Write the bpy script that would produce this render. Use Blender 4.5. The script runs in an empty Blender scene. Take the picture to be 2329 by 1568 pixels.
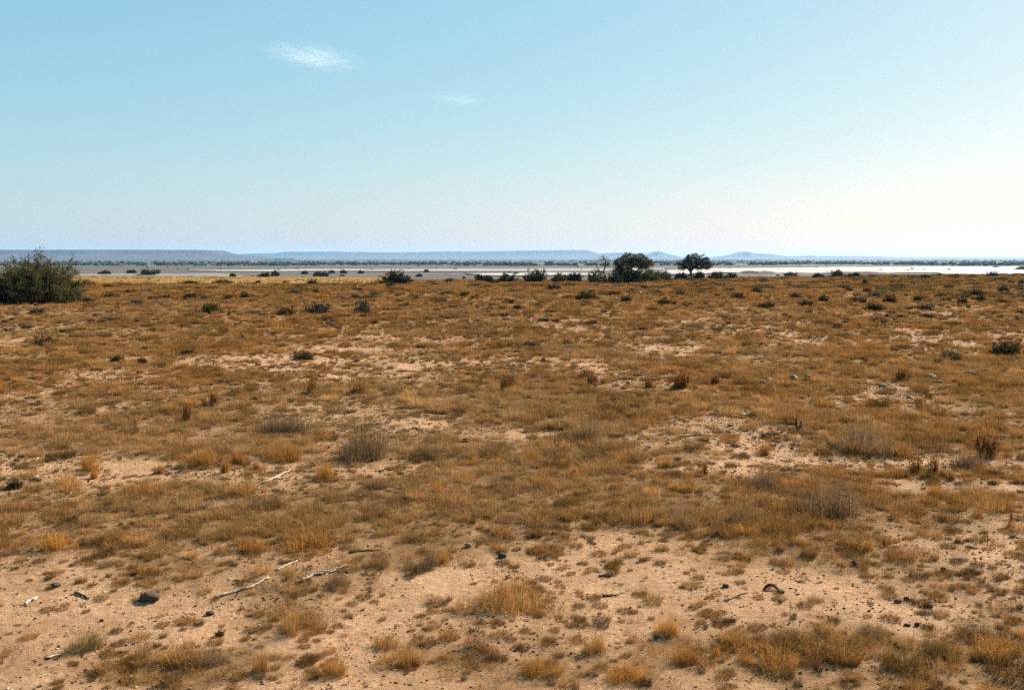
import bpy, math, random
import numpy as np
from mathutils import Vector

sc = bpy.context.scene
COL = sc.collection
R = np.random.default_rng(7)
rad = math.radians

# ------------------------------------------------------------------ camera model
CAM_H = 2.5
F = 2263.0                      # focal length in units of a 2328 wide picture (35 mm lens on 36 mm)
PITCH = math.atan(196.0 / F)
CP, SP = math.cos(PITCH), math.sin(PITCH)

def vnoise(x, y, seed):
    """smooth 2-D value noise, 0..1"""
    x = np.asarray(x, float); y = np.asarray(y, float)
    xi = np.floor(x).astype(np.int64); yi = np.floor(y).astype(np.int64)
    fx = x - xi; fy = y - yi
    fx = fx * fx * (3 - 2 * fx); fy = fy * fy * (3 - 2 * fy)
    def h(a, b):
        n = (a * 374761393 + b * 668265263 + seed * 1442695041) & 0x7fffffff
        n = ((n ^ (n >> 13)) * 1274126177) & 0x7fffffff
        n = n ^ (n >> 16)
        return (n & 0xffff) / 65535.0
    a = h(xi, yi); b = h(xi + 1, yi); c = h(xi, yi + 1); d = h(xi + 1, yi + 1)
    return (a * (1 - fx) + b * fx) * (1 - fy) + (c * (1 - fx) + d * fx) * fy

def fbm(x, y, seed, o=3):
    s = 0.0; a = 0.5; t = 0.0
    for k in range(o):
        s = s + a * vnoise(np.asarray(x) * 2 ** k, np.asarray(y) * 2 ** k, seed + k); t += a; a *= 0.5
    return s / t

EDGE_X = [-400, -72, -18, -13, 8.4, 29, 51, 79, 400]
EDGE_Y = [141, 141, 133, 112, 108, 122, 138, 153, 170]
PAN_Z = -4.0

def edge(x):
    return np.interp(x, EDGE_X, EDGE_Y)

def sstep(t):
    t = np.clip(t, 0, 1); return t * t * (3 - 2 * t)

def terrain(x, y):
    x = np.asarray(x, float); y = np.asarray(y, float)
    near = 1 - sstep((y - 60) / 60)
    z = (fbm(x / 5, y / 5, 11) - .5) * .16 * near + (fbm(x / 1.1, y / 1.1, 21) - .5) * .10 * (1 - sstep((y - 25) / 30))
    z = z + (fbm(x / 22, y / 22, 31) - .5) * .12 * (.4 + .6 * near)
    s = y - edge(x)
    return z + PAN_Z * sstep(s / 75.0) + (fbm(x / 60, y / 60, 41) - .5) * .5 * sstep((s - 60) / 60) * (1 - sstep((y - 900) / 500))

def ray(u, v):
    dx = (u - 1164) / F; dy = (784 - v) / F
    return np.array([dx, CP + SP * dy, -SP + CP * dy])

def PX(u, v):
    """ground point seen at picture position (u, v) of a 2328 x 1568 picture"""
    d = ray(u, v)
    ts = np.geomspace(3, 15000, 1500)
    z = CAM_H + ts * d[2] - terrain(ts * d[0], ts * d[1])
    k = np.argmax(z < 0) if (z < 0).any() else len(ts) - 1
    a, b = ts[max(k - 1, 0)], ts[k]
    for _ in range(30):
        m = .5 * (a + b)
        if CAM_H + m * d[2] - float(terrain(m * d[0], m * d[1])) < 0: b = m
        else: a = m
    return np.array([b * d[0], b * d[1], CAM_H + b * d[2]])

def proj(x, y, z):
    zz = z - CAM_H
    dep = y * CP - zz * SP
    up = y * SP + zz * CP
    return 1164 + F * x / dep, 784 - F * up / dep

def flat(u, v, z):
    """point at height z seen at (u, v)"""
    d = ray(u, v); t = (z - CAM_H) / d[2]
    return np.array([t * d[0], t * d[1], z])

# ------------------------------------------------------------------ mesh helpers
class MB:
    def __init__(s): s.v = []; s.f = []; s.n = 0
    def add(s, verts, *faces, mat=0):
        verts = np.asarray(verts, float).reshape(-1, 3)
        for f in faces:
            f = np.asarray(f, np.int64)
            if f.size: s.f.append((f + s.n, mat))
        s.v.append(verts); s.n += len(verts)
    def mesh(s, name, mats, smooth=False):
        me = bpy.data.meshes.new(name)
        V = np.concatenate(s.v); me.vertices.add(len(V)); me.vertices.foreach_set('co', V.ravel())
        L = []; st = []; mi = []; n = 0
        for f, m in s.f:
            k = f.shape[1]; L.append(f.ravel()); st.append(n + np.arange(len(f)) * k); mi.append(np.full(len(f), m)); n += f.size
        L = np.concatenate(L); st = np.concatenate(st); mi = np.concatenate(mi)
        me.loops.add(len(L)); me.loops.foreach_set('vertex_index', L.astype(np.int32))
        me.polygons.add(len(st)); me.polygons.foreach_set('loop_start', st.astype(np.int32))
        me.polygons.foreach_set('material_index', mi.astype(np.int32))
        if smooth: me.polygons.foreach_set('use_smooth', np.ones(len(st), bool))
        for m in mats: me.materials.append(m)
        me.update(calc_edges=True); me.validate()
        return me

def link(name, me, parent=None, loc=None):
    o = bpy.data.objects.new(name, me); COL.objects.link(o)
    if parent: o.parent = parent
    if loc is not None: o.location = [float(a) for a in loc]
    return o

def tag(o, label=None, cat=None, group=None, kind=None):
    if label: o['label'] = label
    if cat: o['category'] = cat
    if group: o['group'] = group
    if kind: o['kind'] = kind
    return o

def tube(mb, P, r, k=5, mat=0, cap=True):
    P = np.asarray(P, float); n = len(P); r = np.broadcast_to(np.asarray(r, float), (n,))
    T = np.gradient(P, axis=0); T /= np.linalg.norm(T, axis=1)[:, None] + 1e-9
    ref = np.array([0.31, 0.2, 0.93]) if abs(T[:, 2]).mean() < .8 else np.array([.95, .3, .1])
    A = np.cross(T, ref); A /= np.linalg.norm(A, axis=1)[:, None] + 1e-9
    B = np.cross(T, A)
    an = np.arange(k) * 2 * math.pi / k
    V = P[:, None, :] + r[:, None, None] * (A[:, None, :] * np.cos(an)[None, :, None] + B[:, None, :] * np.sin(an)[None, :, None])
    i = np.arange(n - 1)[:, None] * k; j = np.arange(k)[None, :]; j2 = (j + 1) % k
    q = np.stack([i + j, i + j2, i + k + j2, i + k + j], -1).reshape(-1, 4)
    V = V.reshape(-1, 3)
    if cap:
        V = np.concatenate([V, P[[0]], P[[-1]]])
        jj = np.arange(k); j3 = (jj + 1) % k
        c0 = np.stack([np.full(k, n * k), j3, jj], -1); c1 = np.stack([np.full(k, n * k + 1), (n - 1) * k + jj, (n - 1) * k + j3], -1)
        mb.add(V, q, np.concatenate([c0, c1]), mat=mat)
    else: mb.add(V, q, mat=mat)

def ribbons(mb, base, tip, mid, w, rng, mat=0):
    """n tapered ribbons along quadratic curves base-mid-tip"""
    n = len(base)
    ts = np.array([0, .4, .75, 1.0]); ws = np.array([.8, 1.0, .7, 0])
    C = ((1 - ts) ** 2)[None, :, None] * base[:, None] + (2 * ts * (1 - ts))[None, :, None] * mid[:, None] + (ts ** 2)[None, :, None] * tip[:, None]
    a = rng.uniform(0, 2 * math.pi, n)
    side = np.stack([np.cos(a), np.sin(a), rng.uniform(-.3, .3, n)], -1)
    hw = .5 * np.broadcast_to(np.asarray(w, float), (n,))
    V = np.zeros((n, 7, 3))
    for k in range(3):
        V[:, 2 * k] = C[:, k] - side * (hw * ws[k])[:, None]; V[:, 2 * k + 1] = C[:, k] + side * (hw * ws[k])[:, None]
    V[:, 6] = C[:, 3]
    o = np.arange(n)[:, None] * 7
    q = np.concatenate([o + np.array([[0, 1, 3, 2]]), o + np.array([[2, 3, 5, 4]])]); t = o + np.array([[4, 5, 6]])
    mb.add(V.reshape(-1, 3), q, t, mat=mat)
    return C

def cards(mb, P, L, W, rng, mat=0, axis=None):
    """little leaf-shaped quads at points P; axis gives a preferred direction"""
    n = len(P)
    d = rng.normal(size=(n, 3))
    if axis is not None: d = d * .55 + axis
    d /= np.linalg.norm(d, axis=1)[:, None] + 1e-9
    e = np.cross(d, rng.normal(size=(n, 3))); e /= np.linalg.norm(e, axis=1)[:, None] + 1e-9
    L = np.broadcast_to(np.asarray(L, float), (n,))[:, None]; W = np.broadcast_to(np.asarray(W, float), (n,))[:, None]
    V = np.stack([P - d * L * .5, P + e * W * .5, P + d * L * .5, P - e * W * .5], 1)
    mb.add(V.reshape(-1, 3), np.arange(n)[:, None] * 4 + np.array([[0, 1, 2, 3]]), mat=mat)

# ------------------------------------------------------------------ materials
def new_mat(name):
    m = bpy.data.materials.new(name); m.use_nodes = True; m.node_tree.nodes.clear()
    return m, m.node_tree.nodes, m.node_tree.links

def simple(name, col, rough=.9, var=.25, scale=4.0, bump=0.0, spec=.2):
    m, N, Lk = new_mat(name)
    out = N.new('ShaderNodeOutputMaterial'); b = N.new('ShaderNodeBsdfPrincipled')
    b.inputs['Roughness'].default_value = rough; b.inputs['Specular IOR Level'].default_value = spec
    tc = N.new('ShaderNodeTexCoord'); no = N.new('ShaderNodeTexNoise'); no.inputs['Scale'].default_value = scale
    no.inputs['Detail'].default_value = 6
    Lk.new(tc.outputs['Object'], no.inputs['Vector'])
    rp = N.new('ShaderNodeValToRGB'); rp.color_ramp.elements[0].position = .3; rp.color_ramp.elements[1].position = .7
    rp.color_ramp.elements[0].color = [c * (1 - var) for c in col] + [1]; rp.color_ramp.elements[1].color = [min(1, c * (1 + var)) for c in col] + [1]
    Lk.new(no.outputs['Fac'], rp.inputs['Fac']); Lk.new(rp.outputs['Color'], b.inputs['Base Color'])
    if bump:
        bp = N.new('ShaderNodeBump'); bp.inputs['Strength'].default_value = bump; bp.inputs['Distance'].default_value = .03
        Lk.new(no.outputs['Fac'], bp.inputs['Height']); Lk.new(bp.outputs['Normal'], b.inputs['Normal'])
    Lk.new(b.outputs['BSDF'], out.inputs['Surface'])
    return m

def leafy(name, source, trans=.35, col=None, var=.3, nscale=3.0):
    """thin dry plant matter: diffuse + translucent. source: 'inst' reads the instance's own colour, 'obj' the object colour, 'fix' one colour"""
    m, N, Lk = new_mat(name)
    out = N.new('ShaderNodeOutputMaterial'); mx = N.new('ShaderNodeMixShader'); df = N.new('ShaderNodeBsdfDiffuse'); tr = N.new('ShaderNodeBsdfTranslucent')
    if source == 'inst':
        a = N.new('ShaderNodeAttribute'); a.attribute_type = 'INSTANCER'; a.attribute_name = 'tone'; c = a.outputs['Color']
    elif source == 'obj':
        a = N.new('ShaderNodeObjectInfo'); c = a.outputs['Color']
    else:
        a = N.new('ShaderNodeRGB'); a.outputs[0].default_value = list(col) + [1]; c = a.outputs[0]
    ge = N.new('ShaderNodeNewGeometry')          # every blade its own shade
    mr = N.new('ShaderNodeMapRange'); mr.inputs['To Min'].default_value = 1 - var; mr.inputs['To Max'].default_value = 1 + var
    Lk.new(ge.outputs['Random Per Island'], mr.inputs['Value'])
    vm = N.new('ShaderNodeVectorMath'); vm.operation = 'SCALE'
    Lk.new(c, vm.inputs[0]); Lk.new(mr.outputs['Result'], vm.inputs['Scale'])
    Lk.new(vm.outputs['Vector'], df.inputs['Color']); Lk.new(vm.outputs['Vector'], tr.inputs['Color'])
    mx.inputs['Fac'].default_value = trans
    Lk.new(df.outputs['BSDF'], mx.inputs[1]); Lk.new(tr.outputs['BSDF'], mx.inputs[2]); Lk.new(mx.outputs['Shader'], out.inputs['Surface'])
    return m

M_GRASS = leafy('dry_grass_blades', 'inst', .32, var=.45)
M_TUSS = leafy('tussock_blades', 'obj', .32, var=.45)
M_SHRUB = leafy('shrub_leaves', 'obj', .12, var=.45)
M_LEAF_DARK = leafy('acacia_leaves', 'fix', .15, (.036, .038, .016), .6)
M_LEAF_OLIVE = leafy('olive_leaves', 'fix', .18, (.085, .075, .022), .5)
M_LEAF_BROWN = leafy('tree_leaves_olive_brown', 'fix', .28, (.082, .068, .027), .6)
M_SCRUB = leafy('far_scrub_leaves', 'inst', .08, var=.35)
M_BARK = simple('dark_bark', (.045, .034, .026), .95, .4, 6, .6)
M_TWIG = simple('grey_twig', (.10, .08, .06), .95, .3, 8)
M_BLEACH = simple('bleached_wood', (.34, .265, .18), .85, .3, 22, .5)
M_GREYWOOD = simple('weathered_grey_wood', (.21, .165, .12), .9, .35, 24, .6)
M_DEADWOOD = simple('dark_dead_wood', (.055, .038, .025), .9, .4, 20, .6)
M_STONE = simple('dark_stone', (.105, .066, .045), .9, .45, 16, .7)
M_PALESTONE = simple('pale_stone', (.25, .172, .108), .9, .35, 12, .6)
M_BONE = simple('bleached_bone', (.46, .37, .27), .8, .2, 14, .2)
M_BANK = simple('dark_gravel_bank', (.15, .115, .09), .95, .35, .6, .4)
M_GRAVEL = leafy('gravel_pebbles', 'inst', 0.0, var=.2)
def salt(name, c0, c1):
    m = simple(name, c0, .8, 0, .01)
    N = m.node_tree.nodes; Lk = m.node_tree.links
    rp = [n for n in N if n.type == 'VALTORGB'][0]; no = [n for n in N if n.type == 'TEX_NOISE'][0]
    rp.color_ramp.elements[0].color = list(c1) + [1]; rp.color_ramp.elements[1].color = list(c0) + [1]
    mp = N.new('ShaderNodeMapping'); mp.inputs['Scale'].default_value = (.006, .035, 1); tc = [n for n in N if n.type == 'TEX_COORD'][0]
    Lk.new(tc.outputs['Object'], mp.inputs['Vector']); Lk.new(mp.outputs['Vector'], no.inputs['Vector']); no.inputs['Scale'].default_value = 1
    return m
M_SALT = salt('white_salt_crust', (.33, .295, .285), (.235, .208, .20))
M_SALT2 = salt('greyish_salt_crust', (.235, .21, .20), (.15, .133, .125))
M_CLAY = salt('pale_clay', (.175, .155, .13), (.115, .10, .086))

def ground_mat():
    m, N, Lk = new_mat('sandy_ground')
    out = N.new('ShaderNodeOutputMaterial'); b = N.new('ShaderNodeBsdfPrincipled'); b.inputs['Roughness'].default_value = .95; b.inputs['Specular IOR Level'].default_value = .1
    ge = N.new('ShaderNodeNewGeometry')
    def noise(s, det=5, rough=.6):
        n = N.new('ShaderNodeTexNoise'); n.inputs['Scale'].default_value = s; n.inputs['Detail'].default_value = det; n.inputs['Roughness'].default_value = rough
        Lk.new(ge.outputs['Position'], n.inputs['Vector']); return n.outputs['Fac']
    def ramp(f, a, b_, ca, cb):
        r = N.new('ShaderNodeValToRGB'); e = r.color_ramp.elements; e[0].position = a; e[1].position = b_; e[0].color = list(ca) + [1]; e[1].color = list(cb) + [1]
        Lk.new(f, r.inputs['Fac']); return r.outputs['Color']
    def mix(f, a, b_):
        x = N.new('ShaderNodeMix'); x.data_type = 'RGBA'
        for s, i in ((f, 0), (a, 6), (b_, 7)):
            if hasattr(s, 'links') or hasattr(s, 'is_linked'): Lk.new(s, x.inputs[i])
            else: x.inputs[i].default_value = s
        return x.outputs[2]
    def attr(n):
        a = N.new('ShaderNodeAttribute'); a.attribute_name = n; return a.outputs['Fac']
    sand = ramp(noise(.9, 6), .3, .7, (.345, .200, .108), (.435, .268, .156))
    grit = ramp(noise(24, 6, .85), .40, .60, (.58, .50, .43), (1.1, 1.08, 1.06))
    mm = N.new('ShaderNodeMix'); mm.data_type = 'RGBA'; mm.blend_type = 'MULTIPLY'; mm.inputs[0].default_value = .8
    Lk.new(sand, mm.inputs[6]); Lk.new(grit, mm.inputs[7])
    litter = ramp(noise(9, 6, .75), .35, .65, (.09, .045, .016), (.225, .122, .05))
    lm = N.new('ShaderNodeMath'); lm.operation = 'MULTIPLY_ADD'
    nz = N.new('ShaderNodeMath'); nz.operation = 'MULTIPLY_ADD'; nz.inputs[1].default_value = 2.2; nz.inputs[2].default_value = -1.02
    Lk.new(noise(2.2, 7, .7), nz.inputs[0])
    ad = N.new('ShaderNodeMath'); ad.operation = 'ADD'; ad.use_clamp = True; Lk.new(nz.outputs[0], ad.inputs[0]); Lk.new(attr('litter'), ad.inputs[1])
    near = mix(ad.outputs[0], mm.outputs[2], litter)
    yf = ramp(noise(.25, 5), .3, .7, (.27, .165, .065), (.34, .215, .09))
    c = mix(attr('yellow'), near, yf)
    panc = ramp(noise(.03, 6, .65), .35, .68, (.062, .052, .044), (.10, .085, .072))
    c = mix(attr('pan'), c, panc)
    farc = ramp(noise(.004, 6, .7), .35, .65, (.062, .064, .062), (.10, .094, .088))
    c = mix(attr('far'), c, farc)
    Lk.new(c, b.inputs['Base Color'])
    bp = N.new('ShaderNodeBump'); bp.inputs['Strength'].default_value = .8; bp.inputs['Distance'].default_value = .05
    Lk.new(noise(14, 8, .75), bp.inputs['Height']); Lk.new(bp.outputs['Normal'], b.inputs['Normal'])
    Lk.new(b.outputs['BSDF'], out.inputs['Surface'])
    return m

# ------------------------------------------------------------------ vegetation cover, read off the photograph: (u, v, half width, half height, amount)
BARE = [(1800, 1330, 560, 90, 1), (2180, 1300, 330, 130, 1), (1400, 1240, 130, 30, .8), (1560, 1250, 260, 40, .9),
        (170, 1400, 250, 75, 1), (420, 1420, 150, 60, .7), (60, 1300, 160, 50, .6), (110, 1555, 200, 25, .9), (1660, 1552, 160, 14, .6),
        (300, 1080, 330, 28, .9), (640, 1110, 170, 24, .8), (900, 1075, 260, 40, .6), (200, 1210, 180, 22, .6), (600, 1150, 170, 14, .5), (620, 1265, 170, 30, .6),
        (1620, 985, 280, 45, 1), (1150, 1000, 160, 30, .9), (1780, 1010, 120, 26, .8), (1950, 1050, 330, 16, .8), (2160, 1105, 240, 20, .9), (1600, 1075, 180, 18, .6),
        (130, 820, 190, 18, .7), (560, 820, 200, 10, .4), (700, 795, 260, 6, .4), (2130, 872, 160, 16, .8), (1900, 905, 160, 12, .5), (1480, 860, 200, 12, .5), (1650, 790, 160, 6, .4),
        (1250, 1150, 140, 18, .5), (1020, 1320, 120, 30, .4), (850, 1380, 130, 40, .5), (1420, 1380, 120, 50, .6), (1480, 1420, 60, 40, .4), (480, 990, 120, 14, .4), (740, 930, 90, 10, .4), (1000, 905, 120, 9, .4)]
DENSE = [(200, 930, 280, 60, .5), (750, 1010, 190, 60, .6), (1330, 930, 220, 60, .5), (1200, 1370, 120, 50, .5), (640, 1215, 150, 30, .5), (1480, 1500, 260, 70, .5), (900, 1500, 260, 60, .4),
         (1900, 1120, 160, 60, .5), (1750, 1480, 330, 50, .6), (2180, 1480, 200, 45, .6), (500, 1510, 300, 45, .6), (1100, 1520, 300, 40, .5), (700, 1400, 160, 50, .4), (1980, 1010, 130, 30, .5), (1150, 1170, 330, 40, .4), (560, 1110, 260, 20, .3), (250, 1180, 260, 40, .3), (950, 1260, 120, 40, .4), (1850, 1440, 200, 50, .2)]

def blobs(u, v, L, wob):
    m = np.zeros_like(u)
    for a, b, ra, rb, k in L:
        q = np.sqrt(((u - a) / ra) ** 2 + ((v - b) / rb) ** 2) + wob
        m = np.maximum(m, k * (1 - sstep((q - .5) / .8)))
    return m

def cover(x, y):
    """plant cover 0..1 at ground points"""
    u, v = proj(x, y, np.zeros_like(x))
    wob = (fbm(x / 1.1, y / 1.1, 77) - .5) * 1.1 + (fbm(x / .35, y / .35, 78) - .5) * .7
    n = fbm(x / 2.2, y / 3.0, 55)
    c = .73 + 1.9 * (n - .5)
    far = sstep((y - 18) / 40)
    c = c * (1 - far) + far * (.85 + .4 * (n - .5))
    c = c + .5 * blobs(u, v, DENSE, wob) - .64 * blobs(u, v, BARE, wob)
    return np.clip(c, 0.02, 1)

# ------------------------------------------------------------------ ground: one sheet out past the hills
def build_ground():
    ys = np.concatenate([np.linspace(-6, 3.4, 14), np.geomspace(3.6, 40, 190), np.geomspace(40.5, 260, 160), np.geomspace(265, 14500, 90)])
    ts = np.linspace(-1, 1, 300); ts = np.sign(ts) * (.62 * np.abs(ts) + .38 * np.abs(ts) ** 3) * 1.0
    X = ts[None, :] * (np.maximum(ys, 0)[:, None] * .8 + 9); Y = np.repeat(ys[:, None], len(ts), 1)
    Z = terrain(X, Y)
    V = np.stack([X, Y, Z], -1).reshape(-1, 3)
    nr, nc = X.shape
    i = (np.arange(nr - 1)[:, None] * nc + np.arange(nc - 1)[None, :]).ravel()
    mb = MB(); mb.add(V, np.stack([i, i + 1, i + nc + 1, i + nc], -1))
    me = mb.mesh('ground', [ground_mat()], True)
    x, y = V[:, 0], V[:, 1]; s = y - edge(x)
    yel = sstep((y - 99 + 6 * (fbm(x / 9, y / 9, 3) - .5)) / 6) * (1 - sstep((x + 16) / 3.0)) * (1 - sstep((s - 18) / 10))
    pan = sstep((s - 8) / 25); far = sstep((y - 860 - 160 * (fbm(x / 150, y / 90, 4) - .5)) / 60)
    lit = np.where(y > 3, cover(x, np.maximum(y, 3.0)), .3)
    lit = .8 * sstep((lit - .05) / .85) + .06
    for n, a in (('litter', lit), ('yellow', yel), ('pan', pan), ('far', far)):
        at = me.attributes.new(n, 'FLOAT', 'POINT'); at.data.foreach_set('value', np.clip(a, 0, 1).astype(np.float32))
    tag(link('ground', me), 'sandy dry plain dropping to a salt pan and far scrubland', 'ground', kind='structure')
build_ground()

# ------------------------------------------------------------------ band coordinates: enlarged strips of the photograph's horizon band -> (u, v)
BX0 = [0, 900, 1800, 2650]; BS = [.2533, .2533, .2533, .2539]
def C(k, cx, cy): return BX0[k] * .6556 + cx * BS[k], 820 * .6556 + cy * .2533
def D5(cx, cy): return 1245.6 + cx * .1689, 550.7 + cy * .1689

def sheet(name, pts, mat, label, cat, lift):
    P = np.array([flat(u, v, PAN_Z + lift) for u, v in pts])
    # rough the outline a little
    Q = []
    for a, b in zip(P, np.roll(P, -1, 0)):
        n = 10
        for t in np.arange(n) / n:
            q = a * (1 - t) + b * t
            q[1] += (float(fbm(q[0] / 14, q[1] / 30, 91)) - .5) * .09 * q[1]
            Q.append(q)
    me = bpy.data.meshes.new(name); me.from_pydata([tuple(q) for q in Q], [], [list(range(len(Q)))]); me.materials.append(mat)
    tag(link(name, me), label, cat, kind='structure')

LIFT = .34
sheet('salt_pan', [C(0, 1680, 300), C(0, 2329, 296), C(1, 500, 293), C(1, 930, 291), C(1, 930, 308), C(1, 700, 304), C(1, 0, 312), C(0, 1700, 307)], M_SALT, 'thin bright strip of dry salt behind the yellow field', 'salt pan', LIFT)
sheet('salt_pan', [C(1, 930, 291), C(1, 2329, 286), C(2, 700, 284), C(2, 1300, 285), C(2, 1300, 296), C(2, 640, 310), C(1, 1640, 313), C(1, 1200, 312), C(1, 930, 308)], M_SALT2, 'long pale strip of dry salt pan across the middle distance', 'salt pan', LIFT)
sheet('salt_pan', [C(1, 1900, 331), C(1, 2329, 327), C(2, 300, 322), C(2, 700, 326), C(2, 700, 344), C(2, 200, 349), C(1, 2000, 350)], M_SALT, 'short lower strip of white salt left of the forked tree', 'salt pan', LIFT)
sheet('salt_pan', [C(2, 1230, 304), C(2, 1750, 284), C(2, 2329, 281), C(3, 400, 276), C(3, 1640, 268), C(3, 2500, 268), C(3, 2500, 344), C(3, 1700, 344), C(3, 1580, 322), C(3, 0, 324), C(2, 1860, 322), C(2, 1700, 334), C(2, 1300, 334)], M_SALT, 'broad white salt pan on the right behind the umbrella tree', 'salt pan', LIFT)
sheet('clay_flat', [C(0, 200, 332), C(0, 1270, 333), C(0, 1270, 351), C(0, 200, 352)], M_CLAY, 'pale clay flat beside the big bush', 'clay flat', LIFT)
sheet('clay_flat', [C(0, 1420, 330), C(0, 2150, 333), C(0, 2150, 352), C(0, 1440, 351)], M_CLAY, 'pale clay flat right of the paired green bushes', 'clay flat', LIFT)
sheet('clay_flat', [C(0, 1780, 353), C(0, 2160, 353), C(0, 2200, 360), C(0, 1760, 360)], M_SALT, 'thin whitish flat at the back of the yellow field', 'clay flat', LIFT + .02)

# ------------------------------------------------------------------ hills
M_HILL = simple('hill_rock', (.042, .042, .052), .95, .35, .004)
def hill(name, prof, yd, depth, label, cat, cliff=.62):
    """prof: [(u, v)] of the skyline; the crest stands at distance yd + depth * cliff"""
    us = np.array([p[0] for p in prof], float); vs = np.array([p[1] for p in prof], float)
    nx, ny = 160, 44
    U = np.linspace(us[0], us[-1], nx); V = np.interp(U, us, vs)
    yc = yd + depth * cliff
    X = (U - 1164) / F * yc
    H = CAM_H + (588 - V) / F * yc - PAN_Z
    H = np.maximum(H, 0)
    t = np.linspace(0, 1, ny)
    S = np.where(t < cliff, .62 * (t / cliff) ** 1.5, 0); S = np.where((t >= cliff - .08) & (t < cliff), .62 * ((cliff - .08) / cliff) ** 1.5 + (1 - .62 * ((cliff - .08) / cliff) ** 1.5) * sstep((t - cliff + .08) / .08), S); S = np.where(t >= cliff, 1, S)
    S = np.where(t > .95, 1 - (t - .95) / .05, S)
    XX = np.repeat(X[None], ny, 0); YY = yd + depth * t[:, None] + 0 * XX
    g = (fbm(XX / 160, YY / 900, 61) - .5) * .5 * np.sin(np.pi * np.clip(t / cliff, 0, 1))[:, None]
    ZZ = PAN_Z - 1.5 + (H[None] + 1.5) * np.clip(S[:, None] + g * .5 * S[:, None], 0, 1)
    mb = MB(); i = (np.arange(ny - 1)[:, None] * nx + np.arange(nx - 1)[None]).ravel()
    mb.add(np.stack([XX, YY, ZZ], -1), np.stack([i, i + 1, i + nx + 1, i + nx], -1))
    tag(link(name, mb.mesh(name, [M_HILL], True)), label, cat, kind='structure')
hill('mesa', [(-420, 569), (-200, 567.5), (60, 568), (300, 567.6), (452, 568.2), (468, 568.6), (482, 573), (496, 577), (512, 579.3), (552, 581.5), (592, 585), (632, 588)], 4600, 1200, 'long flat topped mesa on the left horizon', 'mesa')
hill('mesa', [(470, 588), (500, 583), (528, 578.5), (590, 575.7), (630, 575.4), (646, 572.2), (760, 572), (870, 573.6), (950, 573), (1020, 571.4), (1071, 572), (1180, 570), (1281, 568.6), (1334, 568.6), (1345, 571.5), (1360, 576), (1395, 582), (1430, 588)], 8900, 1800, 'longest flat topped mesa across the middle of the horizon', 'mesa')
hill('hill', [(1330, 588), (1350, 580), (1370, 576), (1395, 574.4), (1433, 574.3), (1455, 576.5), (1474, 579.6), (1500, 584), (1525, 588)], 9300, 1500, 'low rounded hill behind the forked tree', 'hill')
hill('hill', [(1440, 588), (1466, 581), (1480, 577), (1488, 574), (1494, 572), (1503, 572.4), (1510, 575.5), (1525, 579), (1545, 583.5), (1570, 586), (1600, 588)], 9100, 1200, 'small pointed hill left of the umbrella tree', 'hill')
hill('hill', [(1590, 588), (1626, 585), (1661, 581), (1680, 577.5), (1690, 574), (1697, 572), (1706, 573.6), (1715, 576), (1737, 577), (1757, 579), (1775, 581), (1800, 584), (1840, 588)], 9400, 1300, 'twin crested hill right of the umbrella tree', 'hill')
hill('hill', [(1740, 588), (1770, 584.5), (1800, 582.8), (1848, 581.2), (1864, 582.6), (1914, 582), (1990, 583), (2041, 585), (2150, 585.2), (2327, 585.7), (2500, 585.5), (2800, 586.5)], 9700, 1500, 'long low ridge on the right horizon', 'ridge')

def mound(name, u, v, w, h, mat, label, cat, deep=.5, seed=0):
    P = flat(u, v, PAN_Z); k = P[1] / F; rx = w * .5 * k; hh = h * k; ry = rx * deep
    n, m = 48, 16; mb = MB()
    gx, gy = np.meshgrid(np.linspace(-1, 1, n), np.linspace(-1, 1, m))
    r = np.sqrt(gx ** 2 + gy ** 2); e = sstep((1 - r) / .8)
    Z = hh * e * (.75 + .6 * (fbm(gx * 5 + seed, gy * 2, 17 + seed) - .3)) - .35
    i = (np.arange(m - 1)[:, None] * n + np.arange(n - 1)[None]).ravel()
    mb.add(np.stack([gx * rx, gy * ry, Z], -1), np.stack([i, i + 1, i + n + 1, i + n], -1))
    tag(link(name, mb.mesh(name, [mat], True), loc=(P[0], P[1] + ry * .7, PAN_Z + .3)), label, cat, kind='structure')
u, v = C(3, 780, 352); mound('earth_bank', u, v, 420, 10.5, M_BANK, 'long dark gravel bank in front of the white pan', 'bank', .12, 1)
u, v = C(2, 2150, 338); mound('earth_bank', u, v, 150, 8, M_BANK, 'dark rise in front of the pan right of the umbrella tree', 'bank', .25, 2)
u, v = C(3, 2085, 281); mound('island', u, v, 26, 5, M_BANK, 'small dark island in the white pan near its right end', 'island', .5, 3)
u, v = C(3, 2350, 304); mound('island', u, v, 64, 12, M_BANK, 'dark hillock cut by the right edge of the picture', 'island', .5, 4)
u, v = C(0, 2320, 366); mound('earth_bank', u, v, 72, 7, M_BANK, 'low dark heap behind the yellow field', 'bank', .5, 5)
u, v = C(1, 1720, 402); mound('earth_bank', u, v, 110, 4, M_BANK, 'low dark streak of earth left of the forked tree', 'bank', .3, 6)
u, v = C(1, 1690, 342); mound('earth_bank', u, v, 40, 3.5, M_BANK, 'thin dark streak on the flat below the long salt strip', 'bank', .4, 7)
u, v = C(1, 1900, 348); mound('earth_bank', u, v, 34, 4.5, M_BANK, 'small dark hump at the left end of the lower salt strip', 'bank', .4, 8)

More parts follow.
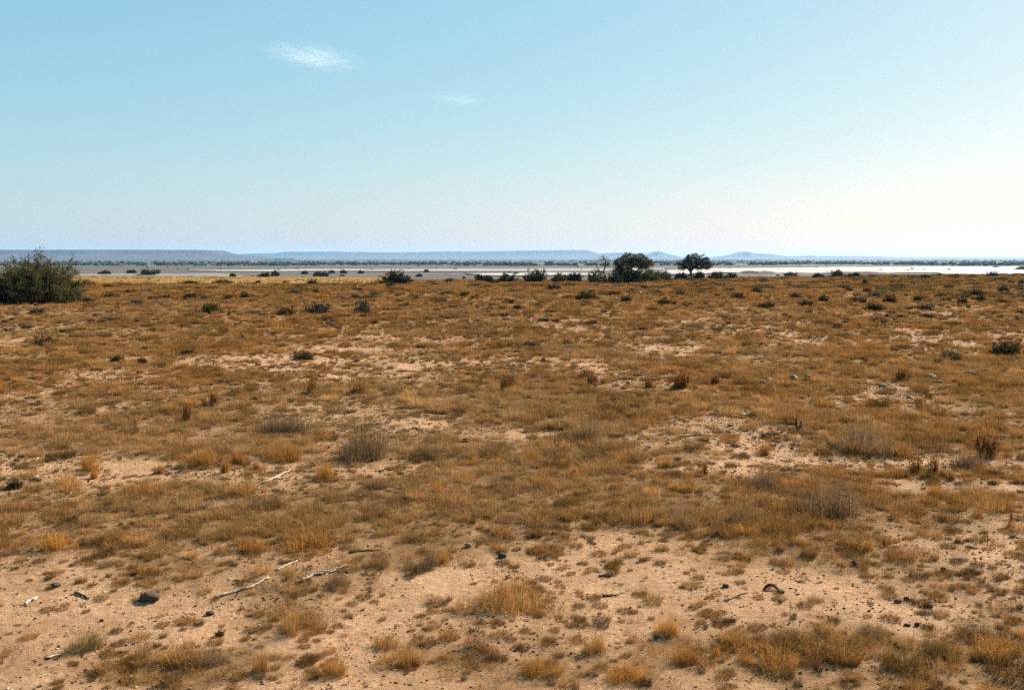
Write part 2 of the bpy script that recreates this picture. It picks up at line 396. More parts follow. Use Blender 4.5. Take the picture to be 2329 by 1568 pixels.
# ------------------------------------------------------------------ tufts for the grass cover (geometry-node instances of one object of stuff)
SRC = bpy.data.collections.new('tuft_sources')
def tuft(kind, seed, mat):
    rng = np.random.default_rng(seed); mb = MB()
    if kind == 'fine':      n, rb, sp, w, h0, h1 = 80, .50, .9, .013, .25, 1.0
    elif kind == 'dome':    n, rb, sp, w, h0, h1 = 270, .62, .8, .016, .30, 1.0
    elif kind == 'fluff':   n, rb, sp, w, h0, h1 = 54, 1.0, .8, .011, .25, 1.0
    elif kind == 'dense':   n, rb, sp, w, h0, h1 = 150, .34, .9, .015, .35, 1.0
    elif kind == 'far':     n, rb, sp, w, h0, h1 = 46, .75, .7, .055, .4, 1.0
    elif kind == 'mound':   n, rb, sp, w, h0, h1 = 120, .55, 1.1, .05, .5, 1.0
    elif kind == 'stubble': n, rb, sp, w, h0, h1 = 26, 1.1, 1.3, .07, .3, 1.0
    a = rng.uniform(0, 6.283, n); r = rb * np.sqrt(rng.uniform(0, 1, n))
    base = np.stack([np.cos(a) * r, np.sin(a) * r, np.full(n, -.04)], -1)
    h = rng.uniform(h0, h1, n) * (1 - .35 * (r / rb) ** 2)
    a2 = a + rng.normal(0, .9, n); s = sp * h * rng.uniform(.1, 1, n)
    out = np.stack([np.cos(a2) * s, np.sin(a2) * s, np.zeros(n)], -1)
    up = np.zeros((n, 3)); up[:, 2] = h
    tip = base + out + up * (1 - .2 * rng.uniform(0, 1, n)[:, None]); mid = base + out * .25 + up * .6 + rng.normal(0, .06, (n, 3))
    Cc = ribbons(mb, base, tip, mid, w * rng.uniform(.6, 1.4, n), rng)
    if kind in ('fine', 'dense', 'mound', 'far', 'fluff', 'dome'):       # seed heads and dry leaflets
        k = {'fine': 3, 'dense': 2, 'mound': 3, 'far': 2, 'fluff': 6, 'dome': 3}[kind]
        for q in range(k):
            t = rng.uniform(.45, 1, n)[:, None]
            p = (1 - t) ** 2 * base + 2 * t * (1 - t) * mid + t * t * tip
            p = p + rng.normal(0, .05, p.shape); p[:, 2] = np.maximum(p[:, 2], .02); cards(mb, p, w * rng.uniform(1.5, 5, n), w * rng.uniform(.8, 2, n), rng, axis=(tip - mid) * 1.2)
    o = bpy.data.objects.new('tuft_%s' % kind, mb.mesh('tuft_' + kind, [mat])); SRC.objects.link(o)
    return o
NV = 6
order = []
for k in ('fine', 'dense', 'far', 'mound', 'stubble', 'fluff', 'dome'):
    for i in range(NV): order.append(tuft(k, 100 + len(order), M_GRASS))

def scatter(name, coll_objs, pts, scale, rot, var, tone, label, cat):
    """one mesh of points whose geometry nodes set an instance on each"""
    me = bpy.data.meshes.new(name); me.vertices.add(len(pts)); me.vertices.foreach_set('co', np.asarray(pts, np.float32).ravel())
    def at(n, typ, dat, key):
        a = me.attributes.new(n, typ, 'POINT'); a.data.foreach_set(key, dat)
    at('size', 'FLOAT_VECTOR', np.asarray(scale, np.float32).ravel(), 'vector'); at('turn', 'FLOAT', np.asarray(rot, np.float32), 'value')
    at('pick', 'INT', np.asarray(var, np.int32), 'value')
    at('tone', 'FLOAT_COLOR', np.concatenate([tone, np.ones((len(pts), 1))], 1).astype(np.float32).ravel(), 'color')
    o = tag(link(name, me), label, cat, kind='stuff')
    ng = bpy.data.node_groups.new(name, 'GeometryNodeTree')
    ng.interface.new_socket('Geometry', in_out='INPUT', socket_type='NodeSocketGeometry'); ng.interface.new_socket('Geometry', in_out='OUTPUT', socket_type='NodeSocketGeometry')
    N, Lk = ng.nodes, ng.links
    gi = N.new('NodeGroupInput'); go = N.new('NodeGroupOutput'); iop = N.new('GeometryNodeInstanceOnPoints')
    gj = N.new('GeometryNodeJoinGeometry')
    for ob in reversed(coll_objs):
        oi = N.new('GeometryNodeObjectInfo'); oi.inputs['Object'].default_value = ob; oi.inputs['As Instance'].default_value = True
        Lk.new(oi.outputs['Geometry'], gj.inputs[0])
    def named(n, t):
        a = N.new('GeometryNodeInputNamedAttribute'); a.data_type = t; a.inputs['Name'].default_value = n; return a.outputs['Attribute']
    Lk.new(gi.outputs[0], iop.inputs['Points']); Lk.new(gj.outputs[0], iop.inputs['Instance'])
    iop.inputs['Pick Instance'].default_value = True; Lk.new(named('pick', 'INT'), iop.inputs['Instance Index'])
    cx = N.new('ShaderNodeCombineXYZ'); Lk.new(named('turn', 'FLOAT'), cx.inputs['Z'])
    Lk.new(cx.outputs[0], iop.inputs['Rotation']); Lk.new(named('size', 'FLOAT_VECTOR'), iop.inputs['Scale'])
    Lk.new(iop.outputs[0], go.inputs[0])
    mod = o.modifiers.new('scatter', 'NODES'); mod.node_group = ng
    return o

STRAW = np.array([.45, .255, .095]); ORANGE = np.array([.37, .172, .042]); BROWN = np.array([.20, .097, .034]); GREYB = np.array([.235, .150, .082]); OLIVE = np.array([.12, .083, .032]); RUST = np.array([.19, .085, .028]); YEL = np.array([.42, .265, .095])

def samples(y0, y1, per_m2, rng, half=.74):
    m = 4.5                                  # strip beyond the frame's edges
    area = half * (y1 ** 2 - y0 ** 2) + 2 * m * (y1 - y0)
    n = int(area * per_m2)
    g = np.linspace(y0, y1, 400); cdf = half * g ** 2 / 2 + m * g; cdf -= cdf[0]
    y = np.interp(rng.uniform(0, cdf[-1], n), cdf, g); x = rng.uniform(-1, 1, n) * (y * half + m)
    return x, y

def tones(x, y, rng, lo=.0):
    n = len(x)
    a = fbm(x / 3.5, y / 5.5, 131); b = fbm(x / 9, y / 14, 151)
    w = np.stack([np.clip(1.3 - 2.2 * a, .1, 1), np.clip(2.4 * (a - .2), .1, 1.2), np.clip(1.4 * b, .1, 1) * .6, np.clip(1.6 - 2.4 * b, .05, 1) * .6, np.full(n, .10)], 1)
    w = w * rng.uniform(.2, 1, w.shape) ** 1.5; w /= w.sum(1)[:, None]
    t = w @ np.stack([STRAW, ORANGE, BROWN, GREYB, OLIVE])
    return t * rng.uniform(.75, 1.2, n)[:, None]

def build_grass():
    rng = np.random.default_rng(5); P = []; S = []; V = []; T = []
    def put(x, y, h, kidx, tone, wide=1.0, sink=.0):
        z = terrain(x, y) - sink
        P.append(np.stack([x, y, z], -1)); h = np.broadcast_to(h, x.shape); w = h * wide
        S.append(np.stack([w, w, h], -1)); V.append(kidx * NV + rng.integers(0, NV, len(x))); T.append(tone)
    def keep(x, y, pw, c0=0.0):
        c = cover(x, y); k = rng.uniform(0, 1, len(x)) < np.clip((c - c0) / (1 - c0), 0, 1) ** pw
        return x[k], y[k], c[k]
    onplain = lambda x, y: y < edge(x) + 14
    # fine wispy grass, near, broken into clumps with soil between
    def clumped(x, y, sx, sy, pw):
        c = cover(x, y); g = .65 * fbm(x / sx, y / sy, 221, 2) + .35 * vnoise(x / (sx * .35), y / (sy * .35), 223)
        p = c ** pw * (.05 + .95 * sstep((g - .54 + .16 * c + .16 * sstep((y - 38) / 30)) / .13))
        k = rng.uniform(0, 1, len(x)) < p
        return x[k], y[k], c[k], g[k]
    for y0, y1, d, sx, sy in ((3.2, 14, 75, .42, .75), (14, 30, 34, .75, 1.9)):
        x, y = samples(y0, y1, d, rng, .66); x, y, c, g = clumped(x, y, sx, sy, 1.3)
        put(x, y, rng.uniform(.03, .11, len(x)) * (.5 + .7 * c) * (.5 + 1.0 * g), 0, tones(x, y, rng), rng.uniform(.8, 1.6, len(x)))
    # separate small domed tufts with soil between
    for y0, y1, d, h0, h1 in ((3.2, 12, 17, .03, .15), (12, 24, 11, .04, .23), (24, 45, 6.0, .05, .26), (45, 80, 3.6, .08, .26)):
        x, y = samples(y0, y1, d, rng, .66); x, y, c = keep(x, y, 1.25)
        h = h0 + (h1 - h0) * rng.uniform(0, 1, len(x)) ** 2.0
        t = tones(x, y, rng) * (.32 + .95 * rng.uniform(0, 1, len(x)) ** .8)[:, None]
        put(x, y, h * (.7 + .4 * c), 6, t, rng.uniform(.8, 1.6, len(x)))
    # tiny dry tufts and dead crumbs breaking up the bare soil
    for y0, y1, d in ((3.2, 12, 95), (12, 26, 40), (26, 45, 8)):
        x, y = samples(y0, y1, d, rng, .66); g = fbm(x / .5, y / .8, 271); k = rng.uniform(0, 1, len(x)) < sstep((g - .28) / .30) * .85; x, y = x[k], y[k]
        t = tones(x, y, rng) * (.2 + .9 * rng.uniform(0, 1, len(x)) ** .8)[:, None]
        put(x, y, (.010 + .055 * rng.uniform(0, 1, len(x)) ** 2.6) * np.clip(y / 11, .9, 1.6), 6, t, rng.uniform(.9, 2.2, len(x)))
    # taller hazy seed stalks
    x, y = samples(3.2, 30, 10, rng, .66); x, y, c, g = clumped(x, y, .8, 1.6, 1.5)
    put(x, y, rng.uniform(.09, .20, len(x)) * (.5 + .6 * c) * np.clip(y / 14, .5, 1), 0, tones(x, y, rng), rng.uniform(.7, 1.3, len(x)))
    # tussocks, near, in clumps
    x, y = samples(3.2, 34, 12, rng, .66); k = fbm(x / .9, y / .9, 171) > .42; x, y = x[k], y[k]; x, y, c = keep(x, y, 1.3, .1)
    put(x, y, rng.uniform(.04, .15, len(x)) * (.6 + .5 * c), 1, tones(x, y, rng) * .95, rng.uniform(.8, 1.6, len(x)))
    # low hazy growth, almost everywhere
    for y0, y1, d in ((3.2, 14, 42), (14, 30, 17), (30, 60, 5)):
        x, y = samples(y0, y1, d, rng, .66); c = cover(x, y); g = fbm(x / .6, y / 1.3, 251); k = rng.uniform(0, 1, len(x)) < (.30 + .70 * c) * sstep((g - .28) / .3); x, y, c = x[k], y[k], c[k]
        t = tones(x, y, rng); t = t * .6 + .4 * (GREYB * .8)[None]
        put(x, y, rng.uniform(.03, .10, len(x)) * (.5 + .7 * c) * (1 if y0 < 30 else 1.5), 5, t, rng.uniform(1.0, 2.0, len(x)))
    # dark dead tufts
    x, y = samples(3.2, 40, 14, rng, .66); k = (rng.uniform(0, 1, len(x)) < .15 + .85 * cover(x, y)) & (fbm(x / .7, y / 1.1, 261) > .45); x, y = x[k], y[k]
    put(x, y, rng.uniform(.02, .085, len(x)) * (.7 + y / 60), 1, np.array([.06, .036, .017])[None] * rng.uniform(.2, 2.0, len(x))[:, None], rng.uniform(.9, 1.8, len(x)))
    # flat stubble and litter everywhere
    x, y = samples(3.2, 30, 60, rng, .66); c = cover(x, y); k = rng.uniform(0, 1, len(x)) < c ** 1.5; x, y = x[k], y[k]
    put(x, y, rng.uniform(.015, .05, len(x)), 4, tones(x, y, rng) * rng.uniform(.3, 1.0, len(x))[:, None], rng.uniform(.8, 2, len(x)))
    # middle distance
    x, y = samples(30, 78, 8, rng, .68); x, y, c, g = clumped(x, y, 1.3, 4.5, 1.1)
    put(x, y, rng.uniform(.05, .15, len(x)) * (.5 + .7 * c), 0, tones(x, y, rng), rng.uniform(1.1, 1.9, len(x)))
    x, y = samples(30, 78, 3.6, rng, .68); k = fbm(x / 2.5, y / 2.5, 181) > .5; x, y = x[k], y[k]; x, y, c = keep(x, y, 1.2)
    put(x, y, rng.uniform(.12, .32, len(x)), 1, tones(x, y, rng) * rng.uniform(.5, 1, len(x))[:, None], rng.uniform(1, 1.7, len(x)))
    x, y = samples(34, 90, .7, rng, .68); k = rng.uniform(0, 1, len(x)) < cover(x, y); x, y = x[k], y[k]
    put(x, y, rng.uniform(.06, .2, len(x)), 3, np.array([.05, .032, .016])[None] * rng.uniform(.6, 1.8, len(x))[:, None], rng.uniform(.9, 1.6, len(x)))
    # far: tussocky cover, then golden shrublet mounds towards the edge
    x, y = samples(76, 160, 4.2, rng); k = onplain(x, y); x, y = x[k], y[k]
    yel = (y > 99 + 3 * (fbm(x / 9, y / 9, 3) - .5) * 2) & (x < -14.5)
    t = tones(x, y, rng) * .8 + .2 * (OLIVE * 1.1)[None]; t[yel] = YEL * rng.uniform(.75, 1.15, yel.sum())[:, None]
    t = t * np.where(fbm(x / 4, y / 8, 241) > .56, .62, 1)[:, None]; h = rng.uniform(.10, .26, len(x)); h[yel] = rng.uniform(.06, .14, yel.sum())
    put(x, y, h, 2, t, rng.uniform(1, 1.7, len(x)))
    x, y = samples(55, 160, 1.15, rng); k = onplain(x, y) & ~((y > 97) & (x < -13)) & (rng.uniform(0, 1, len(x)) < sstep((y - 50) / 40)) & (fbm(x / 6, y / 6, 191) > .52 - .2 * np.clip(x / y, -.5, .5)); x, y = x[k], y[k]
    t = (ORANGE * .85)[None] * rng.uniform(.55, 1.1, len(x))[:, None]; g = rng.uniform(0, 1, len(x)) < .42 + .35 * np.clip(x / y, -.4, .5); t[g] = OLIVE * rng.uniform(.3, 1.1, g.sum())[:, None]
    put(x, y, rng.uniform(.15, .42, len(x)), 3, t, rng.uniform(1.0, 1.8, len(x)))
    P_ = np.concatenate(P); print('tufts', len(P_))
    scatter('dry_grass', order, P_, np.concatenate(S), rng.uniform(0, 6.283, len(P_)), np.concatenate(V), np.concatenate(T), 'dry golden brown grass covering the sandy plain', 'grass')
build_grass()

# ------------------------------------------------------------------ stones
def stone_mesh(name, seed, mat, n=10, m=7, flatz=.65):
    rng = np.random.default_rng(seed); mb = MB()
    th = np.arange(n) * 2 * math.pi / n; ph = np.linspace(-math.pi / 2, math.pi / 2, m + 2)[1:-1]
    D = np.stack([np.cos(ph)[:, None] * np.cos(th), np.cos(ph)[:, None] * np.sin(th), np.repeat(np.sin(ph)[:, None], n, 1)], -1).reshape(-1, 3)
    D = np.concatenate([D, [[0, 0, -1], [0, 0, 1]]])
    r = np.ones(len(D))
    for _ in range(7):
        nn = rng.normal(size=3); nn /= np.linalg.norm(nn); r = np.minimum(r, rng.uniform(.62, .9) / np.maximum(D @ nn, .05))
    r *= rng.uniform(.86, 1.08, len(D))
    V = D * r[:, None] * np.array([1, rng.uniform(.65, .9), flatz]); V[:, 2] -= V[:, 2].min() * .7
    i = np.arange(m - 1)[:, None] * n; j = np.arange(n)[None]; j2 = (j + 1) % n
    q = np.stack([i + j, i + j2, i + n + j2, i + n + j], -1).reshape(-1, 4)
    jj = np.arange(n); j3 = (jj + 1) % n; b = (m - 1) * n
    t = np.concatenate([np.stack([np.full(n, m * n), j3, jj], -1), np.stack([np.full(n, m * n + 1), b + jj, b + j3], -1)])
    mb.add(V, q, t); return mb.mesh(name, [mat], False)

peb = []
for i in range(5):
    o = bpy.data.objects.new('pebble', stone_mesh('pebble', 300 + i, M_GRAVEL, 6, 3, .7)); SRC.objects.link(o); peb.append(o)
def build_gravel():
    rng = np.random.default_rng(9)
    x, y = samples(3.2, 24, 620, rng, .62)
    c = cover(x, y); cl = fbm(x / .7, y / .7, 201)
    k = rng.uniform(0, 1, len(x)) < np.clip(1.15 - c, .12, 1) * np.clip(3.2 * (cl - .34), .06, 1)
    x, y = x[k], y[k]
    s = (.0038 + .012 * rng.uniform(0, 1, len(x)) ** 3) * np.clip(y / 10, .8, 1.25)
    x2, y2 = samples(23, 60, 2.2, rng); x = np.concatenate([x, x2]); y = np.concatenate([y, y2]); s = np.concatenate([s, .012 + .03 * rng.uniform(0, 1, len(x2)) ** 4])
    t = np.array([.11, .066, .036])[None] * (.25 + 1.9 * rng.uniform(0, 1, len(x)) ** 1.8)[:, None]; g = rng.uniform(0, 1, len(x)) < .12; t[g] = np.array([.42, .32, .22])
    z = terrain(x, y) - s * .15
    sc3 = np.stack([s * rng.uniform(.8, 1.7, len(x)), s, s * rng.uniform(.6, 1.2, len(x))], -1)
    print('pebbles', len(x))
    scatter('gravel', peb, np.stack([x, y, z], -1), sc3, rng.uniform(0, 6.28, len(x)), rng.integers(0, 5, len(x)), t, 'small dark pebbles and crumbs strewn over bare sand', 'gravel')
build_gravel()

# ------------------------------------------------------------------ far scrub behind the pan
fs = []
for i in range(5):
    rng = np.random.default_rng(400 + i); mb = MB()
    n = 110; d = rng.normal(size=(n, 3)); d /= np.linalg.norm(d, axis=1)[:, None]; d[:, 2] = np.abs(d[:, 2])
    p = d * rng.uniform(.4, 1, n)[:, None] * np.array([1, 1, .95]) * (.75 + .5 * vnoise(d[:, 0] * 2.5 + 9, d[:, 1] * 2.5 + 9, i))[:, None]; p[:, 2] += .1
    cards(mb, p, .42, .34, rng); o = bpy.data.objects.new('scrub', mb.mesh('scrub', [M_SCRUB])); SRC.objects.link(o); fs.append(o)
def build_scrub():
    rng = np.random.default_rng(13); X = []; Y = []; H = []; W = []; T = []
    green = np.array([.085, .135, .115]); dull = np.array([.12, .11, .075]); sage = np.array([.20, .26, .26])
    def belt(y0, y1, n, h0, h1, w, thr, col, half=.66):
        y = np.exp(rng.uniform(np.log(y0), np.log(y1), n)); x = rng.uniform(-half, half, n) * y
        k = fbm(x / (.16 * y) + 40, np.log(y) * 9, 211) > thr; x, y = x[k], y[k]
        X.append(x); Y.append(y); H.append(rng.uniform(h0, h1, len(x))); W.append(rng.uniform(.9, w, len(x))); T.append(col[None] * rng.uniform(.7, 1.4, len(x))[:, None])
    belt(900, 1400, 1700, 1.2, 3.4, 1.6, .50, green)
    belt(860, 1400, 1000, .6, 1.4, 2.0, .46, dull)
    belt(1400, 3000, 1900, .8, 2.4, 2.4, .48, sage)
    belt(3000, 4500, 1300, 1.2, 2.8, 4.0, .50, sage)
    belt(300, 800, 160, .4, 1.1, 1.6, .5, dull)
    x = np.concatenate(X); y = np.concatenate(Y); h = np.concatenate(H); w = h * np.concatenate(W)
    z = np.where(y < 860, terrain(x, y), PAN_Z)
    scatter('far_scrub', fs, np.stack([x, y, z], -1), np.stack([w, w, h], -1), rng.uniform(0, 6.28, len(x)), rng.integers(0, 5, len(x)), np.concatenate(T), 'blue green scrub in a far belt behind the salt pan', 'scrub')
build_scrub()

# ------------------------------------------------------------------ trees: branches grown into lobes of a crown
def colonize(rng, A, nodes, parents, step, infl, kill, it=140):
    N = [np.asarray(p, float) for p in nodes]; par = list(parents)
    A = A.copy(); NA = np.array(N)
    d2 = ((A[:, None] - NA[None]) ** 2).sum(-1); near = d2.argmin(1); dm = d2.min(1)
    for _ in range(it):
        if not len(A): break
        act = dm < infl ** 2
        if not act.any(): act = dm <= dm.min() * 1.05
        new = []
        for ni in np.unique(near[act]):
            g = (A[(near == ni) & act] - N[ni]); g /= np.linalg.norm(g, axis=1)[:, None] + 1e-9
            v = g.sum(0) + rng.normal(0, .25, 3); v /= np.linalg.norm(v) + 1e-9
            new.append(N[ni] + v * step); par.append(ni)
        k0 = len(N); N += new; NN = np.array(new)
        d2 = ((A[:, None] - NN[None]) ** 2).sum(-1); m = d2.min(1); am = d2.argmin(1) + k0
        b = m < dm; near[b] = am[b]; dm[b] = m[b]
        k = dm > kill ** 2; A = A[k]; near = near[k]; dm = dm[k]
    return np.array(N), np.array(par)

def make_tree(name, P, lobes, seeds, n_attr, mat_leaf, label, cat, seed, r_tip=.006, n_leaf=7, leaf=(.075, .04), rpow=2.3, leaf_r=.16, holes=(), rmax=.2, leafy_frac=1.0, group=None, step=.12, bark=None, seed_r=.05):
    """lobes: (x, z, rx, rz, depth) in metres; seeds: polylines [(x, z)] of the main stems from the ground up"""
    rng = np.random.default_rng(seed)
    vol = np.array([l[2] * l[3] * l[4] for l in lobes]); vol = vol / vol.sum(); A = []
    for l, k in zip(lobes, vol):
        n = max(int(n_attr * k), 8); d = rng.normal(size=(n, 3)); d /= np.linalg.norm(d, axis=1)[:, None]; d *= rng.uniform(.15, 1, n)[:, None] ** .45
        A.append(np.stack([l[0] + d[:, 0] * l[2], d[:, 1] * l[4] + rng.normal(0, .05), l[1] + d[:, 2] * l[3]], -1))
    A = np.concatenate(A)
    for hx, hz, hr in holes: A = A[(A[:, 0] - hx) ** 2 + (A[:, 2] - hz) ** 2 > hr ** 2]
    nodes = []; par = []
    for s in seeds:
        s3 = np.array([(q[0], q[2] if len(q) > 2 else 0.0, q[1]) for q in s], float); last = -1
        L = np.linalg.norm(np.diff(s3, axis=0), axis=1)
        for a, b, l in zip(s3[:-1], s3[1:], L):
            k = max(int(l / step), 1)
            for t in np.arange(k + (1 if b is s3[-1] else 0)) / k:
                nodes.append(a * (1 - t) + b * t + rng.normal(0, .018, 3)); par.append(last); last = len(nodes) - 1
    Nn, par = colonize(rng, A, nodes, par, step, step * 6, step * 1.5)
    n = len(Nn); acc = np.zeros(n); kids = np.bincount(par[par >= 0], minlength=n)
    for i in range(n - 1, -1, -1):
        if kids[i] == 0: acc[i] = max(acc[i], r_tip ** rpow)
        if par[i] >= 0: acc[par[i]] += acc[i]
    rr = np.minimum(acc ** (1 / rpow), rmax)
    ns_ = len(nodes); rr[:ns_] = np.maximum(rr[:ns_], seed_r * (1 - .65 * np.clip(Nn[:ns_, 2] / max(Nn[:, 2].max(), .1), 0, 1)))
    mt = MB()
    # chains
    done = np.zeros(n, bool); ch = [[] for _ in range(n)]
    for i in range(n):
        if par[i] >= 0: ch[par[i]].append(i)
    starts = [(i, None) for i in range(n) if par[i] < 0]
    while starts:
        i, fr = starts.pop(); pts = [] if fr is None else [Nn[fr]]; rs = [] if fr is None else [min(rr[fr], rr[i] * 1.1)]
        while True:
            pts.append(Nn[i]); rs.append(rr[i])
            if not ch[i]: break
            c = sorted(ch[i], key=lambda q: -rr[q])
            for o in c[1:]: starts.append((o, i))
            i = c[0]
        if len(pts) > 1: tube(mt, np.array(pts), np.array(rs), 6 if max(rs) > .03 else 3, cap=max(rs) > .02)
    root = tag(link(name, None, loc=P), label, cat, group)
    link('trunk', mt.mesh('trunk', [bark or M_BARK], True), root)
    tips = np.where((rr < r_tip * 2.6) & (rng.uniform(0, 1, n) < leafy_frac))[0]
    if n_leaf and len(tips):
        Q = np.repeat(Nn[tips], n_leaf, 0) + rng.normal(0, leaf_r, (len(tips) * n_leaf, 3)) * np.array([1, 1, .8])
        dirs = np.repeat(Nn[tips] - Nn[np.maximum(par[tips], 0)], n_leaf, 0) / step
        ml = MB(); cards(ml, Q, leaf[0] * rng.uniform(.6, 1.4, len(Q)), leaf[1] * rng.uniform(.7, 1.3, len(Q)), rng, axis=dirs * .7)
        # short twigs carrying the leaves, so the crown stays open but not bare
        link('crown', ml.mesh('crown', [mat_leaf]), root)
    return root

def spray(name, P, n, rx, rz, label, cat, seed, mat_leaf, twigs=14, leaves=7, leaf=(.07, .03), ry=None, base=.25, lean=1.25, group=None, r0=.02, lo=.62, rot=0.0, pw=2):
    """many-stemmed bush: stems fan out from the foot, each with leafy side twigs"""
    rng = np.random.default_rng(seed); ry = ry or rx; ms = MB(); ml = MB()
    for i in range(n):
        az = rng.uniform(0, 6.283); tilt = lean * math.sqrt(rng.uniform(0, 1))
        d = np.array([math.cos(az) * math.sin(tilt), math.sin(az) * math.sin(tilt), math.cos(tilt)])
        L = (abs(d[0] / rx) ** pw + abs(d[1] / ry) ** pw + abs(d[2] / rz) ** pw) ** (-1 / pw) * rng.uniform(lo, 1.0)
        b = np.array([rng.normal(0, base * rx), rng.normal(0, base * ry), -.05])
        t = np.linspace(0, 1, 7)[:, None]
        wob = np.cumsum(rng.normal(0, .05 * L, (7, 3)), 0) * t
        pts = b * (1 - t * .3) + d * L * t + wob + np.array([0, 0, 1]) * (.10 * L * (t * t - t)) ; pts[0] = b
        pts[:, 2] = np.maximum(pts[:, 2], -.05 + .1 * t[:, 0])
        tube(ms, pts, r0 * (1.05 - .85 * t[:, 0]), 4, cap=False)
        m = twigs; tt = rng.uniform(.22, 1, m) ** .8; idx = tt * 6; k = np.minimum(idx.astype(int), 5); fr = (idx - k)[:, None]
        s = pts[k] * (1 - fr) + pts[k + 1] * fr
        dd = d + rng.normal(0, .55, (m, 3)); dd /= np.linalg.norm(dd, axis=1)[:, None]; ln = L * rng.uniform(.08, .24, m)[:, None]
        e = s + dd * ln; e[:, 2] = np.maximum(e[:, 2], .02)
        ribbons(ms, s, e, (s + e) * .5 + rng.normal(0, .03 * L, (m, 3)) * .5, r0 * .8, rng)
        q = rng.uniform(.15, 1.05, (m, leaves, 1)); LP = (s[:, None] * (1 - q) + e[:, None] * q).reshape(-1, 3) + rng.normal(0, leaf[0] * .6, (m * leaves, 3))
        cards(ml, LP, leaf[0] * rng.uniform(.6, 1.4, len(LP)), leaf[1] * rng.uniform(.7, 1.4, len(LP)), rng, axis=np.repeat(dd, leaves, 0) * .6)
    root = tag(link(name, None, loc=P), label, cat, group); root.rotation_euler.z = rot
    link('stems', ms.mesh('stems', [M_TWIG], False), root); link('foliage', ml.mesh('foliage', [mat_leaf]), root)
    return root

# umbrella tree
def local(base, k, pts): return [tuple([(p[0] - base[0]) * k, (base[1] - p[1]) * k] + [q * k for q in p[2:]]) for p in pts]
b1 = (1938, 508); P1 = PX(*D5(*b1)); k1 = P1[1] / F * .1689
make_tree('umbrella_tree', P1, local(b1, k1, [(1930, 262, 120, 105, 120), (1830, 300, 80, 75, 90), (2080, 262, 100, 95, 110), (2145, 330, 70, 50, 80), (1795, 352, 55, 40, 60), (2185, 290, 50, 40, 60), (1770, 280, 50, 40, 60), (1990, 200, 70, 55, 60), (1890, 200, 55, 50, 60), (2000, 330, 110, 55, 90)]),
          [[(a, b) for a, b in local(b1, k1, [(1942, 515), (1930, 450), (1922, 370), (1900, 300)])], [(a, b) for a, b in local(b1, k1, [(1924, 385), (1990, 320), (2060, 270)])], [(a, b) for a, b in local(b1, k1, [(1926, 400), (1880, 350), (1830, 320)])]],
          1000, M_LEAF_DARK, 'dark umbrella shaped tree with one bare trunk at the plain edge', 'tree', 21, n_leaf=12, leaf=(.105, .06), leaf_r=.085, rmax=.22, step=.10, seed_r=.16)
# forked trees
b2 = (1080, 548); P2 = PX(*D5(*b2)); k2 = P2[1] / F * .1689
make_tree('forked_tree', P2, local(b2, k2, [(960, 290, 90, 95, 100), (1075, 220, 100, 85, 100), (1230, 215, 120, 70, 100), (1350, 285, 95, 60, 90), (1150, 285, 130, 75, 100), (1030, 400, 130, 95, 110), (1290, 320, 120, 55, 90), (930, 420, 80, 90, 90)]),
          [local(b2, k2, [(1075, 555), (1130, 450), (1120, 330), (1080, 250)]), local(b2, k2, [(1128, 445), (1220, 360), (1300, 260)]), local(b2, k2, [(1080, 540), (1010, 430), (960, 320)])],
          1700, M_LEAF_BROWN, 'spreading olive brown tree, widest of the group at the plain edge', 'tree', 22, n_leaf=14, leaf=(.10, .055), leaf_r=.095, seed_r=.09, rmax=.14, step=.095, holes=[local(b2, k2, [(1178, 362)])[0] + (36 * k2,)])
b3 = (812, 562); P3 = PX(*D5(*b3)); k3 = P3[1] / F * .1689
make_tree('bare_tree', P3, local(b3, k3, [(740, 245, 85, 85, 90), (690, 300, 70, 70, 80), (800, 280, 70, 80, 80), (650, 380, 70, 30, 70), (850, 340, 50, 60, 60)]),
          [local(b3, k3, [(812, 566), (780, 480), (748, 400), (770, 320), (772, 250), (735, 190)]), local(b3, k3, [(752, 405), (690, 390), (640, 395)]), local(b3, k3, [(770, 330), (810, 290)])],
          800, M_LEAF_BROWN, 'nearly leafless tree with crooked dark trunk beside the spreading tree', 'tree', 23, n_leaf=5, leaf=(.06, .022), leaf_r=.09, seed_r=.10, rmax=.12, step=.095, leafy_frac=.7, r_tip=.008)

def bush_at(name, uv, w, h, label, seed, mat=M_LEAF_DARK, n=None, cat='bush', group=None, lean=1.3, **kw):
    """bush whose foot is seen at uv, w and h in picture units"""
    P = PX(*uv); k = P[1] / F; rx = w * .5 * k; rz = h * k
    P[1] += rx * .3; P[0] *= 1 + rx * .3 / (P[1]); P[2] = float(terrain(P[0], P[1]))
    kk = max(k * 2.1, .03)
    return spray(name, P, n or 46, rx, rz, label, cat, seed, mat, leaf=(kk * 1.35, kk * .75), twigs=kw.pop('twigs', 14), leaves=kw.pop('leaves', 9), lean=lean, group=group, r0=max(.006, kk * .13), **kw)

# big bush on the left
PB = PX(66, 688); kB = PB[1] / F
spray('thorn_bush', (PB[0], PB[1] + .9, float(terrain(PB[0], PB[1] + .9))), 230, 90 * kB, 99 * kB, 'largest bush, feathery olive and dark, cut by the left frame edge', 'bush', 31, M_LEAF_BROWN, twigs=30, leaves=11, leaf=(.095, .045), base=.22, lean=1.35, r0=.016, ry=95 * kB, lo=.55, pw=3.2)
spray('thorn_bush', (PB[0] - .3, PB[1] + .5, float(terrain(PB[0], PB[1] + .5))), 130, 96 * kB, 58 * kB, 'dark low growth round the foot of the largest bush', 'bush', 32, M_LEAF_DARK, twigs=24, leaves=11, leaf=(.12, .07), base=.3, lean=1.45, r0=.014)
bush_at('thorn_bush', (160, 690), 70, 40, 'low golden green shrub at the right foot of the largest bush', 33, M_LEAF_OLIVE)

